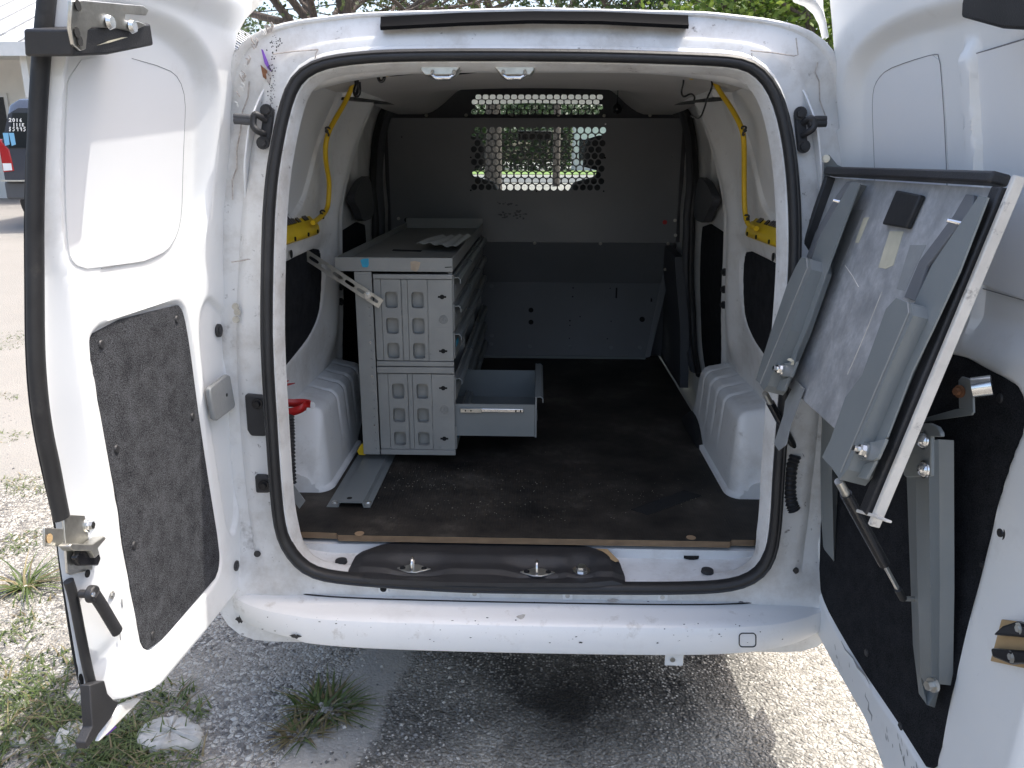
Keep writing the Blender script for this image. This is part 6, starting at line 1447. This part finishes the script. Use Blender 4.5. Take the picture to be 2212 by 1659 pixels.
# grass verge and road far ahead
vg = MB(); vg.grid([[(x, y, gh(x, y)+.03) for x in (-30, -10, 1.0, 10, 60)] for y in (46, 50, 56, 62)])
M['verge'] = pm('grass_verge', (.13, .20, .045), .9, var=.35, vs=2, bump=.5, bs=30)
structure(vg.build('grass_verge', M['verge']))
rd = MB(); rd.grid([[(x, y, gh(x, y)+.02) for x in (-80, 0, 80)] for y in (30, 40)]); structure(rd.build('road', pm('asphalt_road', (.09, .09, .09), .85, var=.15, vs=2)))
# ---------------------------------------------------------------- utility pole and wires
ux = at(1208, 10, Y=26).x
pole = thing('utility_pole', (ux, 26, gh(ux, 26)), 'grey wooden utility pole with wires behind the dark green tree', 'pole')
MB().cyl((ux, 26, gh(ux, 26)-.2), (ux, 26, 9.5), .13, .10, 14).build('shaft', M['bark'], pole, smooth=60)
MB().box((ux, 25.9, 8.8), (2.0, .1, .12)).build('cross_arm', M['bark'], pole)
for k, (dz, x2) in enumerate(((0, -30), (.0, -28), (-1.6, -32))):
    a, b = V((ux+(-.8, .8, 0)[k], 25.9, 8.9+dz)), V((x2, 20, 7.2+dz*.6)); MB().tube([lerp(a, b, t)-V((0, 0, 1.4*4*t*(1-t))) for t in [i/16 for i in range(17)]], .018, 5).build('wire', M['hole'], pole)
# ---------------------------------------------------------------- white building with metal roof
bx0, bx1, by0, by1 = -19, at(600, 90, Y=20).x, 15.5, 24
g0 = gh(-8, 15); ez = at(40, 92, Y=14.6).z
bd = thing('white_building', (-11, 19, g0), 'white single-storey building with white standing seam metal roof and deep eave', 'building')
wallm = pm('white_stucco', (.68, .67, .63), .85, var=.05, vs=2, bump=.3, bs=60)
MB().box(((bx0+bx1)/2, (by0+by1)/2+.6, (g0+ez)/2-.15), (bx1-bx0-1.2, by1-by0-.8, ez-g0+.3)).build('wall', wallm, bd)
roofm = pm('white_metal_roof', (.72, .73, .75), .35, var=.03, vs=1)
e0 = 14.6; rz = ez+2.2; ym = (e0+by1+.9)/2; hip = 3.4
MB().add([(bx0-.6, e0, ez), (bx1+.4, e0, ez), (bx1+.4-hip, ym, rz), (bx0-.6, ym, rz), (bx1+.4, by1+.9, ez), (bx0-.6, by1+.9, ez)], [(0, 1, 2, 3), (1, 4, 2), (4, 5, 3, 2), (0, 3, 5)]).build('roof', roofm, bd)
x = bx0
while x < bx1+.3:
    t = min(1, max(0, (bx1+.4-x)/hip)); MB().tube([(x, e0, ez+.02), (x, lerp(e0, ym, t), lerp(ez, rz, t)+.02)], .018, 4).build('roof_seam', M['duct'], bd); x += .62
k = e0+.6
while k < by1+.6:
    f = 1-abs(k-ym)/(ym-e0); MB().tube([(bx1+.4, k, ez+.02), (lerp(bx1+.4, bx1+.4-hip, f), k, lerp(ez, rz, f)+.02)], .018, 4).build('roof_seam', M['duct'], bd); k += .62
MB().box(((bx0+bx1)/2, e0-.03, ez-.12), (bx1-bx0+1.1, .06, .26)).build('fascia', pm('white_fascia', (.70, .70, .68), .6, var=.04), bd)
MB().box(((bx0+bx1)/2, (e0+by0)/2+.6, ez-.10), (bx1-bx0+.9, by0-e0+1.2, .03)).build('soffit', wallm, bd)
for wx in (-14.8, -12.6, -10.4, -8.6, -6.8):
    if wx > bx1-1: continue
    wy = by0+.98; o = MB().box((wx, wy, g0+1.75), (1.3, .06, 1.1)).build('window', pm('window_frame', (.62, .62, .6), .5), bd); MB().box((wx, wy-.035, g0+1.75), (1.14, .02, .94)).build('pane', M['blackgloss'], o)
for px in (-16, -13.2, -10.4, -7.6, -4.8):
    if px > bx1: continue
    MB().box((px, e0+.25, (g0+ez)/2-.1), (.14, .14, ez-g0-.2)).build('porch_post', wallm, bd)
# ---------------------------------------------------------------- SUV for sale
sc_y = 9.0; gz = gh(-8, sc_y); L0 = at(0, 343, Y=sc_y).x+.02
suv = thing('parked_suv', (L0, sc_y, gz), 'dark blue parked sport utility vehicle with a price painted on its rear window', 'suv')
M['suv'] = pm('dark_blue_paint', (.030, .036, .052), .22, coat=.6); M['suvglass'] = pm('tinted_glass', (.012, .016, .02), .08)
W2, cxs = .92, L0+.92
def sect(y, zs, wtop): # body section loop
    zb_, zs_, zt_ = zs; return [V((cxs+sx*x, y, gz+z)) for sx, pts in ((1, [(W2-.06, zb_), (W2, zb_+.15), (W2, zs_), (wtop+.04, zt_-.08), (wtop-.10, zt_)]), (-1, [(wtop-.10, zt_), (wtop+.04, zt_-.08), (W2, zs_), (W2, zb_+.15), (W2-.06, zb_)])) for x, z in pts]
secs = [(sc_y, (.42, 1.05, 1.62), .70), (sc_y+.12, (.40, 1.08, 1.74), .72), (sc_y+.5, (.36, 1.10, 1.80), .72), (sc_y+1.9, (.34, 1.08, 1.80), .72), (sc_y+2.5, (.34, 1.08, 1.72), .72), (sc_y+3.3, (.34, 1.06, 1.16), .80), (sc_y+4.5, (.36, .98, 1.04), .78), (sc_y+4.7, (.42, .84, .90), .74)]
m = MB(); lo = [sect(*s) for s in secs]; m.grid(lo, cu=True); m.add(lo[0], [tuple(range(10))]); m.add(lo[-1], [tuple(range(10))]); m.build('body', M['suv'], suv, bevel=.03, seg=3)
gl = MB().prism([V((cxs+x, sc_y-.014, gz+z)) for x, z in ((-.80, 1.10), (.80, 1.10), (.68, 1.56), (-.68, 1.56))], (0, .02, 0)).build('rear_window', M['suvglass'], suv, bevel=.004)
for sx in (-1, 1):
    MB().prism([V((cxs+sx*W2-.003*sx, sc_y+y, gz+z)) for y, z in ((.55, 1.12), (2.35, 1.12), (2.2, 1.64), (.75, 1.64))], (sx*.006-sx*.07, 0, 0)).build('side_window', M['suvglass'], suv)
    tl_ = MB().prism([V((cxs+sx*x, sc_y-.012, gz+z)) for x, z in ((W2+.004, .78), (W2-.14, .80), (W2-.12, 1.08), (W2-.02, 1.22), (W2+.004, 1.22))], (0, .2, 0)).build('tail_light', pm('tail_light_red', (.35, .01, .015), .15, coat=.5), suv, bevel=.01)
    MB().prism([V((cxs+sx*x, sc_y-.016, gz+z)) for x, z in ((W2-.01, .80), (W2-.12, .81), (W2-.12, .90), (W2-.01, .90))], (0, .01, 0)).build('reverse_lamp', M['white'], tl_)
    for wy in (sc_y+.70, sc_y+3.5):
        c = V((cxs+sx*.82, wy, gh(cxs+sx*.82, wy)+.37)); ty = MB(); ty.grid([[c+V((q, r_*math.cos(a), r_*math.sin(a))) for r_, q in ((.22, -.11), (.34, -.12), (.37, -.08), (.372, 0), (.37, .08), (.34, .12), (.22, .11))] for a in [6.2831853*k/32 for k in range(32)]], cv=True); wv = ty.build('wheel', M['rubber'], suv, smooth=40)
        MB().cyl(c-V((sx*.05, 0, 0)), c+V((sx*.10, 0, 0)), .22, seg=20).build('rim', M['steel'], wv, smooth=40)
MB().prism([V((cxs+x, sc_y-.12+.08*(abs(x)/.9)**4, gz+.42)) for x in (-.93, -.8, -.4, 0, .4, .8, .93)]+[V((cxs+.93, sc_y+.2, gz+.42)), V((cxs-.93, sc_y+.2, gz+.42))], (0, 0, .24)).build('rear_bumper', pm('grey_bumper', (.075, .078, .085), .55), suv, bevel=.03, seg=3)
MB().box((cxs, sc_y-.10, gz+.672), (1.80, .14, .02)).build('bumper_step', M['steel'], suv)
# handwritten price on the glass
GL = {'2': [[(0, .8), (.3, 1), (.65, .85), (.55, .55), (0, 0), (.35, .12), (.8, .02)]], '0': [[(.35, 1), (.05, .7), (.1, .2), (.4, 0), (.65, .3), (.6, .75), (.35, 1)]], '1': [[(.3, 1), (.35, 0)]], '6': [[(.5, 1), (.15, .55), (.15, .15), (.45, 0), (.65, .25), (.4, .45), (.15, .3)]], 'K': [[(.1, 1), (.12, 0)], [(.7, .9), (.12, .45), (.75, .02)]],
      '$': [[(.6, .85), (.3, .95), (.15, .7), (.55, .4), (.4, .08), (.05, .15)], [(.35, 1.1), (.33, -.1)]], '5': [[(.65, 1), (.2, .95), (.15, .6), (.5, .6), (.6, .25), (.3, 0), (.05, .1)]], '9': [[(.6, .75), (.35, 1), (.1, .75), (.3, .5), (.6, .75), (.55, 0)]]}
wm = MB()
def write(txt, u0, v0, u1, h_px):
    n = len(txt); w_ = (u1-u0)/n
    for i, ch_ in enumerate(txt):
        for st_ in GL[ch_]:
            p = [at(u0+w_*(i+.85*x), v0-h_px*y, Y=sc_y-.012) for x, y in st_]; p = [V((q.x, sc_y-.018, q.z)) for q in p]; wm.tube(p, .0055, 5)
write('2016', 17, 263, 45, 7.5); write('111K', 25, 273, 49, 7.5); write('$5995', 17, 283, 53, 8.5)
wm.build('price_writing', pm('white_marker', (.8, .8, .78), .7), gl)
for u0, u1, sk_ in ((4, 15, 5), (16, 26, 7)):
    MB().prism([(lambda q: V((q.x, sc_y-.018, q.z)))(at(u, v, Y=sc_y-.02)) for u, v in ((u0, 287), (u1, 287), (u1+sk_*.6, 312), (u0+sk_*.6+2, 315))], (0, .004, 0)).build('blue_tape', pm('pale_blue_tape', (.18, .42, .62), .7), suv)
suv.rotation_euler[2] = math.radians(9)
# ---------------------------------------------------------------- across the road, seen through the windscreen
shop = thing('low_white_shop', (5.6, 66, gh(9, 66)), 'low white shop across the road, seen through the windscreen', 'building')
sz_ = gh(5, 66)
MB().box((5.6, 67, sz_+2.0), (5.2, 6, 4.0)).build('wall', wallm, shop); MB().box((5.6, 67, sz_+4.1), (5.8, 6.6, .25)).build('roof', roofm, shop)
for k in range(3): MB().box((3.9+1.7*k, 63.98, sz_+1.6), (1.1, .06, 1.6)).build('window', M['suvglass'], shop)
for (x, w_, seed, lab) in ((-2.6, 10.4, 51, 'clipped dark hedge across the road between the far trees'), (13.5, 9, 52, 'long dark hedge beyond the low white shop')):
    h_ = thing('hedge', (x, 60, gh(x, 60)), lab, 'hedge', 'hedges across the road'); r = random.Random(seed); lm = MB()
    for k in range(3500):
        p = V((x+r.uniform(-w_/2, w_/2), 60+r.uniform(-.9, .9), gh(x, 60)+r.uniform(0, 1)**.8*(3.4+.5*math.sin(x+k)))); a_ = r.uniform(0, 6.28); l = r.uniform(.15, .35); u_ = V((math.cos(a_), math.sin(a_), r.uniform(-.6, .6)))*l; q = V((-u_.y, u_.x, r.uniform(-.2, .2)))*.5
        lm.add([p-u_, p+q, p+u_, p-q], [(0, 1, 2, 3)])
    lm.build('foliage', M['leafdark'], h_)
    st_ = MB()
    for k in range(8): st_.cyl((x+lerp(-w_/2, w_/2, (k+.5)/8), 60, gh(x, 60)-.1), (x+lerp(-w_/2, w_/2, (k+.5)/8), 60, gh(x, 60)+2.8), .06, .03, 6)
    st_.build('stem', M['bark'], h_)
